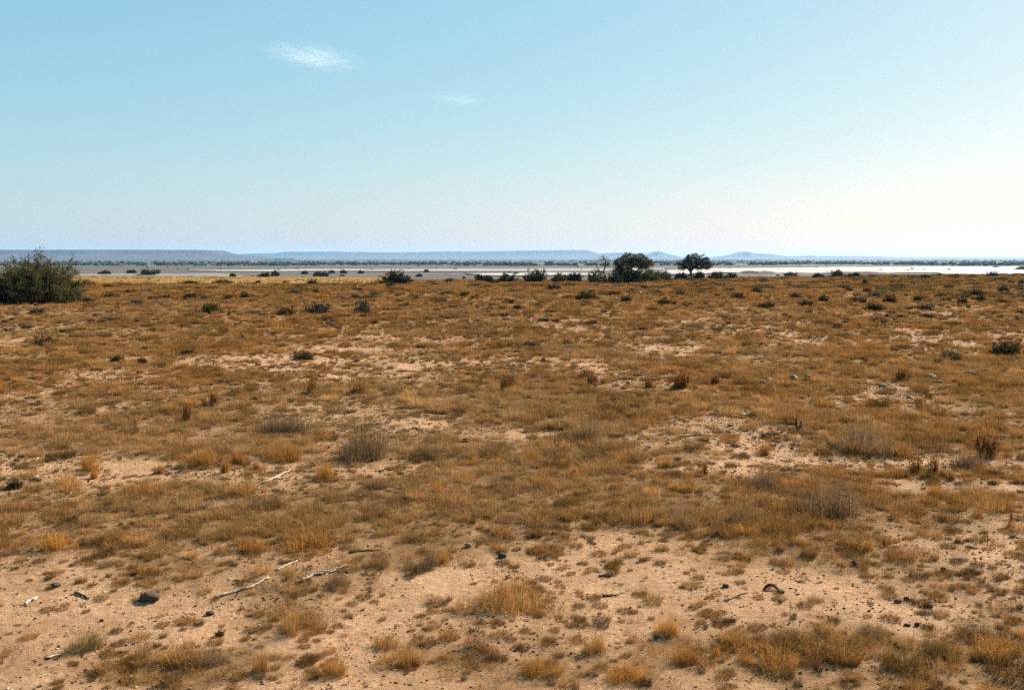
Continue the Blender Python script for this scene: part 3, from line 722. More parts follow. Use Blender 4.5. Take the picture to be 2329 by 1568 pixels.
bush_at('round_bush', C(1, 1225, 428), 70, 31, 'lone dark rounded bush at the right end of the yellow field', 34, M_LEAF_DARK, n=75, twigs=18, leaves=8)
EB = [(2, 690, 415, 190, 110, 'dark thick bush at the left foot of the bare tree'), (2, 850, 425, 180, 105, 'black bush under the fork of the bare tree'),
      (2, 150, 412, 215, 110, 'grey green bush, farthest left of the row left of the bare tree'), (2, 360, 410, 150, 78, 'low bush in the row left of the bare tree, middle one'),
      (2, 490, 408, 170, 80, 'broad dark bush nearest the bare tree in the row on its left'), (1, 2010, 414, 190, 65, 'wide dark bush where the row left of the trees begins'),
      (2, 1290, 396, 150, 80, 'small dark bush midway between the spreading tree and the umbrella tree'), (2, 1450, 392, 150, 62, 'wide low dark bush just left of the umbrella tree trunk'),
      (2, 1620, 388, 110, 66, 'thin grey bush just right of the umbrella tree trunk'), (2, 1770, 388, 145, 68, 'grey dark bush right of the umbrella tree, larger of two'), (2, 1905, 382, 85, 52, 'small grey bush second right of the umbrella tree'),
      (2, 1000, 420, 310, 115, 'black undergrowth at the foot of the spreading tree'),
      (3, 660, 372, 115, 74, 'tallest dark bush on the plain edge below the gravel bank'), (3, 480, 376, 90, 42, 'olive bush just left of the tall bush below the gravel bank'), (3, 800, 372, 125, 40, 'low wide bush just right of the tall bush below the gravel bank'), (3, 235, 366, 135, 34, 'flat black bush left end of the gravel bank')]
for i, (k, cx, cy, w, h, lab) in enumerate(EB):
    u, v = C(k, cx, cy); bush_at('edge_bush', (u, v), w * .2533, h * .2533, lab, 50 + i, M_LEAF_DARK if i % 3 else M_LEAF_BROWN, n=44, group='bushes along the plain edge')
u, v = C(2, 1150, 408); bush_at('edge_bush', (u, v), 76, 34, 'yellow olive bush at the right foot of the spreading tree', 80, M_LEAF_OLIVE, n=60, group='bushes along the plain edge')
u, v = C(0, 1312, 343); bush_at('pan_bush', (u, v), 20, 11, 'dark half of the paired bushes behind the yellow field', 81, M_LEAF_DARK, n=30)
u, v = C(0, 1392, 343); bush_at('pan_bush', (u, v), 28, 9.5, 'yellow green half of the paired bushes behind the yellow field', 82, M_LEAF_OLIVE, n=30)
PB_ = [(0, 955, 344, 85, 32, 'small dark bush between the largest bush and the paired bushes'), (0, 1180, 334, 80, 26, 'low dark bush just left of the paired bushes'), (0, 2090, 362, 52, 24, 'tiny bush left of the low dark heap'),
       (1, 130, 362, 80, 58, 'bush standing on the low dark heap'), (1, 50, 364, 110, 30, 'flat dark bush at the left of the heap'), (1, 405, 339, 34, 30, 'small upright bush right of the low dark heap'), (1, 578, 362, 64, 42, 'grey bush on the flat midway between heap and lone bush'),
       (1, 512, 358, 72, 20, 'low yellowish bush beside the grey one on the flat'), (1, 650, 330, 28, 22, 'tiny round bush at the salt strip left of the lone bush'), (1, 755, 332, 44, 22, 'small dark bush on the flat below the salt strip'), (1, 908, 332, 32, 16, 'tiny bush on the flat left of the lone bush crown'),
       (1, 1495, 322, 26, 14, 'tiny dark bush at the salt strip right of the lone bush'), (1, 1430, 362, 34, 20, 'tiny bush just right of the lone bush'), (1, 1700, 418, 130, 30, 'low brown bush on the dark streak of earth'), (1, 2110, 436, 80, 46, 'dark bush in front of the start of the tree row'), (1, 2225, 412, 185, 86, 'tall dark bush at the left of the tree row')]
for i, (k, cx, cy, w, h, lab) in enumerate(PB_):
    u, v = C(k, cx, cy); bush_at('pan_bush', (u, v), w * .2533, h * .2533, lab, 90 + i, M_LEAF_DARK, n=22, group='small bushes on the flat')

# ------------------------------------------------------------------ low shrubs on the plain: a few meshes, every shrub its own object
def shrub_mesh(name, seed, mat, n=170, leaves=13, leaf=(.15, .085), w=.03, flat_=1.0):
    rng = np.random.default_rng(seed); mb = MB()
    az = rng.uniform(0, 6.283, n); tilt = 1.45 * np.sqrt(rng.uniform(0, 1, n))
    d = np.stack([np.cos(az) * np.sin(tilt), np.sin(az) * np.sin(tilt), np.cos(tilt)], -1)
    L = rng.uniform(.5, 1.0, n) * (.72 + .5 * vnoise(d[:, 0] * 1.8 + 5, d[:, 1] * 1.8 + 5, seed))
    b = rng.normal(0, .16, (n, 3)); b[:, 2] = -.06
    tip = b + d * L[:, None]; tip[:, 2] = np.maximum(tip[:, 2], .05); mid = b + d * (L * .5)[:, None] + rng.normal(0, .07, (n, 3)); mid[:, 2] = np.maximum(mid[:, 2], .03)
    ribbons(mb, b, tip, mid, w, rng)
    q = rng.uniform(.25, 1.05, (n, leaves, 1)); LP = ((1 - q) ** 2 * b[:, None] + 2 * q * (1 - q) * mid[:, None] + q * q * tip[:, None]).reshape(-1, 3) + rng.normal(0, .07, (n * leaves, 3)); LP[:, 2] = np.maximum(LP[:, 2], .01)
    cards(mb, LP, leaf[0] * rng.uniform(.6, 1.4, len(LP)), leaf[1] * rng.uniform(.6, 1.4, len(LP)), rng, axis=np.repeat(d, leaves, 0) * .6)
    return mb.mesh(name, [mat])
SHRUBS = [shrub_mesh('low_shrub', 500 + i, M_SHRUB) for i in range(7)]
TONE = {'d': (.050, .036, .016), 'o': (.075, .058, .020), 'g': (.075, .062, .042), 'b': (.095, .052, .018)}
TW = {'d': 'dark', 'o': 'olive', 'g': 'grey', 'b': 'brown'}
LOW = [(0, 790, 435, 110, 40, 'd'), (0, 1345, 390, 40, 15, 'd'), (0, 1095, 405, 28, 15, 'd'), (0, 1430, 402, 25, 12, 'b'), (0, 1710, 432, 160, 38, 'd'), (0, 2005, 428, 175, 50, 'o'), (0, 2320, 420, 55, 26, 'd'), (0, 2165, 418, 22, 13, 'd'), (0, 920, 452, 90, 25, 'b'), (0, 1000, 560, 140, 60, 'o'), (0, 790, 602, 110, 60, 'd'), (0, 1220, 615, 150, 62, 'g'), (0, 1500, 560, 160, 40, 'd'), (0, 1700, 562, 120, 60, 'd'), (0, 1820, 500, 62, 30, 'd'), (0, 1840, 572, 90, 60, 'g'), (0, 2070, 566, 120, 40, 'd'), (0, 2200, 552, 95, 58, 'd'), (0, 1330, 442, 100, 20, 'b'), (0, 1640, 490, 65, 25, 'b'), (0, 1900, 692, 185, 105, 'o'), (0, 2080, 706, 110, 60, 'b'), (0, 330, 692, 170, 60, 'g'), (0, 1065, 702, 45, 28, 'd'), (0, 1340, 500, 55, 25, 'b'),
       (1, 235, 426, 85, 35, 'd'), (1, 475, 442, 125, 55, 'o'), (1, 350, 478, 120, 32, 'b'), (1, 160, 482, 80, 26, 'b'), (1, 510, 508, 72, 40, 'd'), (1, 850, 468, 65, 30, 'b'), (1, 320, 515, 120, 40, 'o'), (1, 760, 572, 72, 36, 'd'), (1, 860, 562, 95, 46, 'b'), (1, 1035, 534, 130, 36, 'g'), (1, 1300, 645, 145, 56, 'd'), (1, 240, 702, 165, 80, 'b'), (1, 520, 692, 220, 110, 'g'), (1, 610, 632, 55, 32, 'd'), (1, 930, 692, 180, 125, 'g'), (1, 1010, 708, 34, 22, 'd'), (1, 1590, 668, 82, 32, 'd'), (1, 1640, 602, 120, 50, 'b'), (1, 1930, 558, 100, 42, 'b'), (1, 1840, 542, 105, 60, 'o'), (1, 1400, 562, 95, 42, 'o'), (1, 2240, 604, 92, 42, 'd'), (1, 2310, 655, 85, 52, 'd'), (1, 1180, 454, 100, 40, 'b'), (1, 1175, 495, 120, 40, 'b'), (1, 1570, 448, 75, 32, 'b'),
       (2, 310, 482, 112, 50, 'd'), (2, 600, 574, 205, 105, 'o'), (2, 850, 528, 112, 36, 'd'), (2, 960, 592, 122, 62, 'd'), (2, 1120, 472, 82, 42, 'd'), (2, 1290, 618, 150, 62, 'd'), (2, 1390, 614, 64, 40, 'd'), (2, 1200, 672, 85, 42, 'b'), (2, 1010, 502, 60, 40, 'g'), (2, 210, 608, 105, 32, 'd'), (2, 1240, 522, 72, 40, 'b'), (2, 1440, 532, 105, 42, 'g'), (2, 1580, 442, 75, 32, 'd'), (2, 1740, 442, 62, 40, 'o'), (2, 1780, 544, 62, 40, 'b'), (2, 1960, 562, 125, 52, 'd'), (2, 2130, 505, 122, 62, 'o'), (2, 2180, 638, 95, 52, 'd'), (2, 2255, 632, 92, 42, 'd'), (2, 2030, 408, 92, 32, 'd'), (2, 2190, 402, 75, 30, 'd'),
       (3, 970, 378, 65, 32, 'b'), (3, 1320, 378, 92, 32, 'b'), (3, 1430, 384, 92, 42, 'd'), (3, 1550, 362, 62, 32, 'g'), (3, 1700, 374, 105, 38, 'd'), (3, 2040, 364, 112, 44, 'd'), (3, 1840, 368, 92, 26, 'b'), (3, 2100, 408, 92, 38, 'd'), (3, 2200, 428, 65, 36, 'd'), (3, 895, 430, 72, 50, 'd'), (3, 755, 494, 82, 46, 'd'), (3, 920, 502, 85, 42, 'b'), (3, 380, 632, 125, 56, 'd'), (3, 270, 552, 115, 52, 'd'), (3, 530, 594, 95, 82, 'd'), (3, 1120, 600, 135, 82, 'd'), (3, 1000, 556, 180, 60, 'g'), (3, 990, 670, 145, 85, 'd'), (3, 880, 605, 82, 60, 'g'), (3, 800, 592, 92, 42, 'd'), (3, 1380, 588, 125, 60, 'd'), (3, 1580, 552, 115, 52, 'g'), (3, 1440, 664, 132, 62, 'g'), (3, 1600, 622, 55, 32, 'd'), (3, 1900, 534, 95, 62, 'g'), (3, 1940, 588, 75, 62, 'd'), (3, 1780, 614, 125, 82, 'b'), (3, 2140, 504, 122, 62, 'g'), (3, 2120, 614, 125, 52, 'd'), (3, 2080, 704, 85, 42, 'd'), (3, 2270, 764, 75, 52, 'd'), (3, 2295, 704, 85, 52, 'o'), (3, 2300, 430, 70, 42, 'o'), (3, 40, 640, 65, 36, 'd'), (3, 1460, 728, 115, 42, 'b'), (3, 1020, 766, 135, 52, 'b')]
MARK = [(60, 'right of the largest bush'), (340, 'below the paired bushes'), (600, 'below the low heap'), (905, 'below the lone bush'), (1215, 'below the row of edge bushes'), (1430, 'below the forked trees'), (1577, 'below the umbrella tree'), (1740, 'right of the umbrella tree'), (1905, 'below the tall edge bush'), (2050, 'below the gravel bank end'), (2270, 'near the right frame edge')]
ORD = ['first', 'second', 'third', 'fourth', 'fifth', 'sixth', 'seventh', 'eighth']
def place_low():
    rng = np.random.default_rng(17); L = []
    for k, cx, cy, w, h, t in LOW:
        u, v = C(k, cx, cy); m = min(MARK, key=lambda q: abs(q[0] - u))[1]
        row = 'on the far edge' if v < 650 else ('in the upper grass' if v < 676 else 'in the lower grass')
        L.append([u, v, w * .2533, h * .2533, t, m, row])
    key = {}
    for e in L: key.setdefault((e[4], e[5], e[6]), []).append(e)
    for (t, m, row), es in key.items():
        es.sort(key=lambda e: e[0])
        for j, e in enumerate(es):
            base = '%s low shrub %s %s' % (TW[t], row, m)
            e.append(base if len(es) == 1 else base + ', ' + ORD[j] + ' from left')
    for i, (u, v, w, h, t, m, row, lab) in enumerate(L):
        P = PX(u, v); k = P[1] / F; rx = w * .5 * k; P[1] += rx * .35; P[0] = (u - 1164) / F * P[1]; P[2] = float(terrain(P[0], P[1]))
        o = link('low_shrub', SHRUBS[i % 7], loc=P); q = rng.uniform(.85, 1.3); o.scale = (rx * 1.15 * q, rx * 1.0, h * k * 1.25 * rng.uniform(.8, 1.15)); o.rotation_euler.z = rng.uniform(0, 6.28)
        f = rng.uniform(.8, 1.25); c = TONE[t]; o.color = (c[0] * f, c[1] * f, c[2] * f, 1)
        tag(o, lab, 'shrub', 'low shrubs scattered over the back of the plain')
place_low()

# ------------------------------------------------------------------ foreground plants
def tussock_mesh(name, seed, n=900, rb=.72, sp=1.0, w=.009, dens=3, wob=.08, nc=11):
    """clump of fine dry stems out of several crowns, the outer ones leaning and drooping"""
    rng = np.random.default_rng(seed); mb = MB()
    ca = rng.uniform(0, 6.283, nc); cr = rb * np.sqrt(rng.uniform(0, 1, nc)); c = np.stack([np.cos(ca) * cr, np.sin(ca) * cr], -1)
    ht = rng.uniform(.35, 1.2, nc); pk = rng.integers(0, nc, n); loc = rng.normal(0, .13, (n, 2)); b2 = c[pk] + loc; base = np.concatenate([b2, np.full((n, 1), -.06)], 1)
    r = np.linalg.norm(b2, axis=1)
    h = rng.uniform(.15, 1, n) * (1 - .35 * np.clip(r, 0, 1) ** 2) * ht[pk]
    a = np.arctan2(loc[:, 1], loc[:, 0]) + rng.normal(0, .9, n); lean = np.abs(rng.normal(0, .55, n)) * sp; s_ = lean * h
    out = np.stack([np.cos(a) * s_, np.sin(a) * s_, 0 * s_], -1); up = np.zeros((n, 3)); up[:, 2] = h * (1 - .28 * np.clip(lean, 0, 1.5))
    tip = base + out + up; mid = base + out * .3 + up * .62 + rng.normal(0, wob, (n, 3))
    ribbons(mb, base, tip, mid, w * rng.uniform(.6, 1.5, n), rng)
    for q in range(dens):
        t = rng.uniform(.35, 1, n)[:, None]; p = (1 - t) ** 2 * base + 2 * t * (1 - t) * mid + t * t * tip + rng.normal(0, .02, (n, 3))
        cards(mb, p, w * rng.uniform(1.5, 5, n), w * rng.uniform(.8, 1.8, n), rng, axis=(tip - mid))
    return mb.mesh(name, [M_TUSS])
TUS = [tussock_mesh('grass_tussock', 600 + i) for i in range(6)]
SMALL = [tussock_mesh('grass_tussock', 620 + i, 420, .4, .9, .016, nc=4) for i in range(5)]
WISP = [tussock_mesh('wispy_bush', 640 + i, 900, .62, 1.25, .008, 6, .10, 12) for i in range(4)]
WEED = [tussock_mesh('upright_weed', 660 + i, 110, .5, .4, .03, 12, .04, 6) for i in range(4)]
KIND = {'T': ('grass_tussock', TUS, 'grass tussock', ORANGE), 'S': ('grass_tussock', SMALL, 'grass tussock', ORANGE), 'W': ('wispy_bush', WISP, 'dry bush', GREYB * .85), 'R': ('upright_weed', WEED, 'weed', RUST), 'K': ('dark_shrub', SHRUBS, 'shrub', np.array([.075, .052, .024]))}
GRP = {'T': 'grass tussocks on the near plain', 'S': 'grass tussocks on the near plain', 'W': 'dry wispy bushes on the near plain', 'R': 'red brown weeds on the plain', 'K': 'dark shrubs on the near plain'}
PLANTS = [
 ('T', 1165, 1390, 215, 92, 'largest golden tussock, broad and dark footed, in the foreground middle'), ('T', 949, 1300, 110, 58, 'golden tussock up left of the largest one, right of the grey stick bundle'),
 ('T', 1000, 1285, 70, 44, 'small golden tussock leaning on the right of the one by the stick bundle'), ('T', 760, 1340, 90, 36, 'orange grass clump just below the grey stick bundle'),
 ('T', 690, 1250, 180, 48, 'wide tussock with black foot shadow left of centre, above the bleached branch'), ('T', 560, 1255, 110, 40, 'tussock joined to the left of the wide black footed one'),
 ('T', 1758, 1486, 38, 40, 'bright orange round tussock with black shadow, upper of the lower right cluster'), ('T', 1711, 1512, 60, 40, 'bright orange tussock with the biggest shadow at lower right'), ('S', 1645, 1494, 44, 26, 'small tussock, leftmost of the lower right shadowed cluster'), ('S', 1812, 1474, 36, 22, 'dark little tussock, rightmost of the lower right shadowed cluster'),
 ('T', 1905, 1456, 70, 48, 'yellow tussock by dark pebbles right of the shadowed cluster'), ('W', 2000, 1452, 110, 44, 'pale wispy plant below the big bare patch'), ('W', 2160, 1500, 130, 60, 'grey olive bush near the lower right corner'), ('W', 2250, 1455, 120, 50, 'dark wispy bush on the right above the lower right corner'),
 ('T', 1360, 1490, 90, 60, 'upright golden tussock, left of the pair below the short black log'), ('T', 1526, 1450, 90, 56, 'tall orange tussock, right of the pair below the short black log'), ('T', 1440, 1550, 160, 50, 'broad tussock on the bottom edge left of the shadowed cluster'), ('T', 1560, 1510, 100, 50, 'grass clump just left of the shadowed cluster'),
 ('T', 162, 1486, 110, 62, 'fuzzy olive tussock at lower left above the white chip'), ('T', 662, 1440, 120, 70, 'soft golden tussock below the bleached branch'), ('T', 575, 1530, 60, 56, 'orange tussock with black foot near the bottom left of centre'), ('W', 450, 1520, 120, 50, 'low wispy clump at the bottom between two tussocks'), ('T', 290, 1500, 60, 30, 'small clump right of the fuzzy olive tussock'), ('T', 740, 1545, 110, 50, 'bottom edge tussock left of centre'), ('T', 900, 1520, 140, 60, 'bottom tussock below the largest golden tussock'), ('T', 1090, 1500, 130, 55, 'brown tussock right below the largest golden tussock'), ('T', 1240, 1540, 130, 50, 'bottom edge tussock just right of centre'),
 ('T', 440, 1064, 150, 50, 'tussock with the longest black shadow on the bare strip at left'), ('S', 507, 1076, 50, 36, 'small tussock just right of the long black shadow'), ('T', 196, 1070, 70, 48, 'round tussock on the bare strip at far left'), ('S', 199, 1088, 36, 26, 'tiny tussock in front of the round one at far left'), ('S', 351, 1078, 40, 30, 'small orange tussock alone on the bare strip'), ('T', 635, 1052, 120, 56, 'black footed tussock above the pale stick'), ('T', 736, 1092, 70, 56, 'pointed orange tussock right of the pale stick'), ('S', 581, 1072, 40, 28, 'little tussock above left of the pale stick'), ('S', 534, 1056, 60, 30, 'brown clump left of the black footed tussock'),
 ('W', 820, 1050, 220, 110, 'large wispy grey grass stand left of centre'), ('W', 980, 1046, 110, 60, 'wispy clump at the right end of the large grey stand'), ('T', 858, 1112, 60, 34, 'dark footed tussock below the large grey stand'), ('S', 891, 1098, 32, 24, 'tiny tussock right above the dark footed one'), ('T', 989, 1122, 50, 34, 'tussock with slanting shadow below centre stand'), ('T', 1000, 1066, 44, 30, 'round tussock with black foot right of the large grey stand'), ('T', 1060, 1096, 60, 36, 'yellow tussock in the middle bare patch'),
 ('T', 1070, 1056, 46, 24, 'flat tussock in a row of three, left'), ('T', 1130, 1058, 50, 26, 'flat tussock in a row of three, middle'), ('T', 1210, 1054, 90, 34, 'flat tussock in a row of three, right'), ('T', 1275, 1064, 44, 26, 'dark footed tussock at the end of the row of three'), ('T', 1245, 1108, 70, 36, 'yellow tussock below the row of three'), ('S', 1305, 1084, 36, 34, 'dark rusty little tussock right of the row of three'), ('T', 1516, 1062, 46, 44, 'orange tussock casting a thin shadow right of centre'), ('T', 1425, 1052, 80, 28, 'flat tussock left of the thin shadowed one'), ('T', 1350, 1050, 70, 30, 'low grey gold clump right of centre'), ('T', 1579, 1106, 50, 28, 'orange tussock with black foot below the dark twig'), ('R', 1610, 1082, 20, 42, 'single thin upright weed below the dark twig'),
 ('W', 1981, 1036, 235, 62, 'wide dark footed bush on the right above the bare strip'), ('W', 1745, 1115, 110, 64, 'wispy tussock left of the grey twiggy bush'), ('W', 1890, 1178, 260, 92, 'large grey twiggy bush at right centre'), ('T', 1741, 1036, 60, 38, 'dark little clump below the stump'), ('T', 1690, 1190, 130, 50, 'golden grass at the left foot of the grey twiggy bush'), ('T', 1450, 1195, 110, 50, 'golden grass edge above the big bare patch'), ('T', 1560, 1200, 90, 46, 'orange grass above the big bare patch, left of the grey twiggy bush'),
 ('R', 2255, 1042, 110, 76, 'tallest red brown weed clump at the right'), ('R', 2096, 1080, 60, 60, 'red brown weed, left of the pair below the tallest clump'), ('R', 2138, 1082, 50, 56, 'red brown weed, right of the pair below the tallest clump'), ('W', 2215, 1068, 130, 50, 'grey gold clump under the tallest red weeds'), ('T', 2049, 1088, 90, 36, 'golden clump left of the red weed pair'), ('S', 2177, 1090, 44, 28, 'orange tussock right of the red weed pair'), ('K', 2278, 1084, 46, 22, 'small grey shrub at right below the red weeds'), ('T', 2140, 1128, 90, 36, 'black footed tussock on the right bare strip'), ('T', 2260, 1150, 110, 40, 'golden clump near the right frame edge'), ('T', 2197, 1234, 26, 22, 'lone small tuft on the upper right of the big bare patch'), ('R', 2028, 1246, 16, 30, 'lone thin weed standing in the big bare patch'), ('R', 2322, 1196, 26, 40, 'dark weed touching the right frame edge'),
 ('R', 1152, 892, 62, 44, 'dark red brown weed bush in the middle of the plain'), ('R', 810, 898, 62, 36, 'red brown weed bush left of centre, with shadow'), ('R', 706, 896, 60, 40, 'red brown weed bush left of the shadowed one'), ('R', 470, 926, 56, 40, 'red brown weed at left, right of a leaning one'), ('R', 415, 962, 40, 54, 'leaning thin red weed at left'), ('R', 297, 976, 22, 28, 'small dark weed at left'), ('R', 1334, 858, 60, 24, 'low red brown weeds right of centre'), ('R', 1360, 874, 70, 26, 'red brown weeds below the low ones right of centre'), ('R', 1545, 884, 90, 46, 'tall rusty weeds left of the pale stones'), ('R', 1475, 882, 60, 28, 'rusty weeds left of the tall ones by the stones'), ('R', 1630, 876, 60, 36, 'rusty weed clump close left of the pale stones'), ('R', 2060, 868, 80, 36, 'rusty weed between the two groups of pale stones'),
 ('K', 2292, 808, 100, 42, 'dark wide shrub by the right frame edge'), ('K', 2167, 820, 70, 32, 'grey dark shrub left of the wide one at right'), ('K', 98, 790, 70, 34, 'dark shrub at far left below the largest bush'), ('K', 263, 822, 40, 20, 'small black shrub at left with hard shadow'), ('K', 422, 806, 50, 16, 'flat black shrub at left middle'), ('K', 318, 826, 30, 18, 'little brown shrub right of the small black one'), ('K', 690, 818, 60, 24, 'dark shrub right of the flat black one at left middle'), ('K', 17, 1112, 44, 30, 'dark tangle at the left frame edge'), ('K', 480, 1446, 26, 20, 'small dark brown clump left of the bleached branch foot'), ('K', 1205, 786, 50, 12, 'flat black shrub in the middle distance'), ('K', 140, 1195, 60, 24, 'dark low clump at left'),
 ('K', 1690, 1266, 26, 12, 'small dark crumbled clump on the left of the big bare patch'), ('T', 120, 1115, 150, 40, 'golden grass clump at far left'), ('T', 300, 1128, 140, 44, 'golden grass clump right of the far left one'), ('T', 530, 1130, 150, 46, 'rounded golden grass clump below the pale stick'), ('T', 110, 1255, 130, 44, 'dark footed tussock at left below the grass band'), ('W', 640, 990, 200, 60, 'brown grass stand at left of centre'), ('W', 1330, 1005, 120, 70, 'grey wispy grass tongue reaching into the bare patch'), ('T', 1466, 968, 60, 36, 'dark footed clump at the top of the bare patch'), ('T', 1230, 1012, 40, 16, 'flat dark tuft on the middle bare patch'),
]
def place_plants():
    rng = np.random.default_rng(23)
    for i, (k, u, v, w, h, lab) in enumerate(PLANTS):
        nm, meshes, cat, col = KIND[k]
        P = PX(u, v); q = P[1] / F; rx = w * .5 * q; P[1] += rx * .45; P[0] = (u - 1164) / F * P[1]; P[2] = float(terrain(P[0], P[1]))
        o = link(nm, meshes[i % len(meshes)], loc=P)
        o.scale = (rx * .95, rx * .8, h * q * 1.3) if k != 'K' else (rx * .95, rx * .9, h * q * .95)
        o.rotation_euler.z = rng.uniform(0, 6.28)
        f = rng.uniform(.75, 1.15); c = col * f
        if 'golden' in lab or 'yellow' in lab: c = (ORANGE * .5 + STRAW * .35 + BROWN * .15) * f
        if 'grey' in lab: c = np.array([.215, .13, .065]) * f
        if 'olive' in lab: c = np.array([.19, .125, .045]) * f
        if 'brown' in lab and k == 'T': c = BROWN * f
        o.color = (c[0], c[1], c[2], 1); tag(o, lab, cat, GRP[k])
place_plants()

# ------------------------------------------------------------------ fallen wood, stones, bone
def GP(pts, lift=0.0):
    out = []
    for u, v in pts:
        p = PX(u, v); p[2] += lift; out.append(p)
    return np.array(out)
def wood(name, pts, wpx, mat, label, cat, seed=0, twigs=0, lift=.6, taper=.6):
    rng = np.random.default_rng(seed); P = GP(pts); q = P[:, 1].mean() / F; r = wpx * .5 * q
    t = np.linspace(0, 1, len(P)); tt = np.linspace(0, 1, 4 * len(P)); Q = np.stack([np.interp(tt, t, P[:, j]) for j in range(3)], -1)
    Q += rng.normal(0, r * .35, Q.shape); Q[:, 2] = terrain(Q[:, 0], Q[:, 1]) + r * lift + np.abs(rng.normal(0, r * .5, len(Q)))
    c = Q.mean(0); c[2] = float(terrain(c[0], c[1])); mb = MB()
    tube(mb, Q - c, r * (1 - (1 - taper) * tt) * rng.uniform(.8, 1.2, len(tt)), 8)
    o = link(name, mb.mesh(name, [mat], True), loc=c)
    for j in range(twigs):
        k = rng.integers(len(Q) // 4, len(Q) - 1); a = rng.uniform(0, 6.28); L = r * rng.uniform(6, 14); d = np.array([math.cos(a), math.sin(a), rng.uniform(.1, .7)])
        mt = MB(); s = Q[k] - c; tube(mt, np.array([s, s + d * L * .5 + rng.normal(0, r * .6, 3), s + d * L]), np.array([.45, .3, .12]) * r, 5)
        link('twig', mt.mesh('twig', [mat], True), o)
    return tag(o, label, cat, 'fallen wood on the plain')
wood('fallen_branch', [(487, 1360), (527, 1348), (567, 1337), (588, 1327), (611, 1313)], 7, M_BLEACH, 'long bleached branch lying bent in the lower left', 'branch', 1, 2)
wood('fallen_branch', [(632, 1297), (649, 1287), (676, 1276)], 5, M_BLEACH, 'short bleached branch piece beyond the end of the long one', 'branch', 2)
wood('fallen_branch', [(684, 1322), (713, 1308), (753, 1302), (788, 1286)], 7, M_GREYWOOD, 'grey weathered stick, thicker of two beside the orange grass clump', 'branch', 3, 2)
wood('fallen_branch', [(692, 1313), (725, 1300), (770, 1296)], 4, M_GREYWOOD, 'thin grey stick lying along the thicker grey one', 'branch', 4)
wood('fallen_branch', [(534, 1318), (570, 1322), (592, 1321)], 2.4, M_DEADWOOD, 'thin dark twig above the long bleached branch', 'branch', 5)
wood('fallen_branch', [(594, 1100), (628, 1088), (659, 1071)], 6, M_BLEACH, 'pale forked stick on the bare strip left of centre', 'branch', 6, 1)
wood('fallen_log', [(1687, 948), (1700, 942), (1731, 936)], 7, M_BLEACH, 'bleached log at the top of the bare patch left of the stump', 'log', 7, 1, 1.0, .8)
wood('fallen_branch', [(1734, 993), (1762, 991), (1792, 994)], 8, M_DEADWOOD, 'black broken branch lying below left of the stump', 'branch', 8, 3)
wood('fallen_branch', [(1549, 993), (1585, 990), (1633, 992)], 4, M_DEADWOOD, 'long thin dark branch across the bare patch', 'branch', 9, 1)
wood('fallen_branch', [(805, 1254), (838, 1252), (868, 1251)], 4, M_DEADWOOD, 'dark twig up left of the golden tussock by the stick bundle', 'branch', 10)
wood('fallen_log', [(1370, 1356), (1388, 1355), (1408, 1354)], 6, M_DEADWOOD, 'short black log right of the largest golden tussock', 'log', 11)
wood('fallen_branch', [(1361, 1310), (1375, 1309), (1389, 1310)], 4.5, M_DEADWOOD, 'short dark stick above the short black log', 'branch', 12)
wood('fallen_branch', [(169, 1348), (185, 1354), (203, 1362)], 6, M_DEADWOOD, 'dark stick left of the dark boulder', 'branch', 13)
wood('fallen_branch', [(900, 985), (922, 980), (945, 974), (962, 984)], 4.5, M_DEADWOOD, 'dark dead branch with side twigs in the middle of the plain', 'branch', 14, 5)
wood('fallen_branch', [(1868, 1047), (1890, 1045), (1910, 1046)], 2.5, M_BLEACH, 'thin white stick on the bare strip below the wide dark footed bush', 'branch', 15)
wood('fallen_branch', [(1938, 886), (1952, 884), (1970, 885)], 4, M_DEADWOOD, 'dark stick between the two groups of pale stones', 'branch', 16)
wood('fallen_branch', [(1866, 937), (1886, 935), (1906, 936)], 4, M_DEADWOOD, 'dark stick in the grass right of the stump', 'branch', 17)
wood('fallen_branch', [(1650, 1367), (1680, 1352), (1700, 1348)], 3, M_DEADWOOD, 'dark twig left of the dark arched wood', 'branch', 18)
wood('fallen_branch', [(1576, 1432), (1592, 1424), (1602, 1412)], 3, M_DEADWOOD, 'curved dark twig right of the tall orange tussock', 'branch', 19)
wood('bone', [(57, 1375), (70, 1367), (85, 1360)], 6, M_BONE, 'white bone at far left of the dark boulder', 'bone', 20, 0, .8, .9)
wood('bone', [(104, 1497), (122, 1493), (139, 1488)], 5, M_BONE, 'white bone splinter below the fuzzy olive tussock', 'bone', 21, 0, .8, .8)
wood('bone', [(80, 1049 + 1), (84, 1047), (87, 1042)], 3, M_BONE, 'tiny white splinter at left by the round tussock', 'bone', 23, 0, .8)

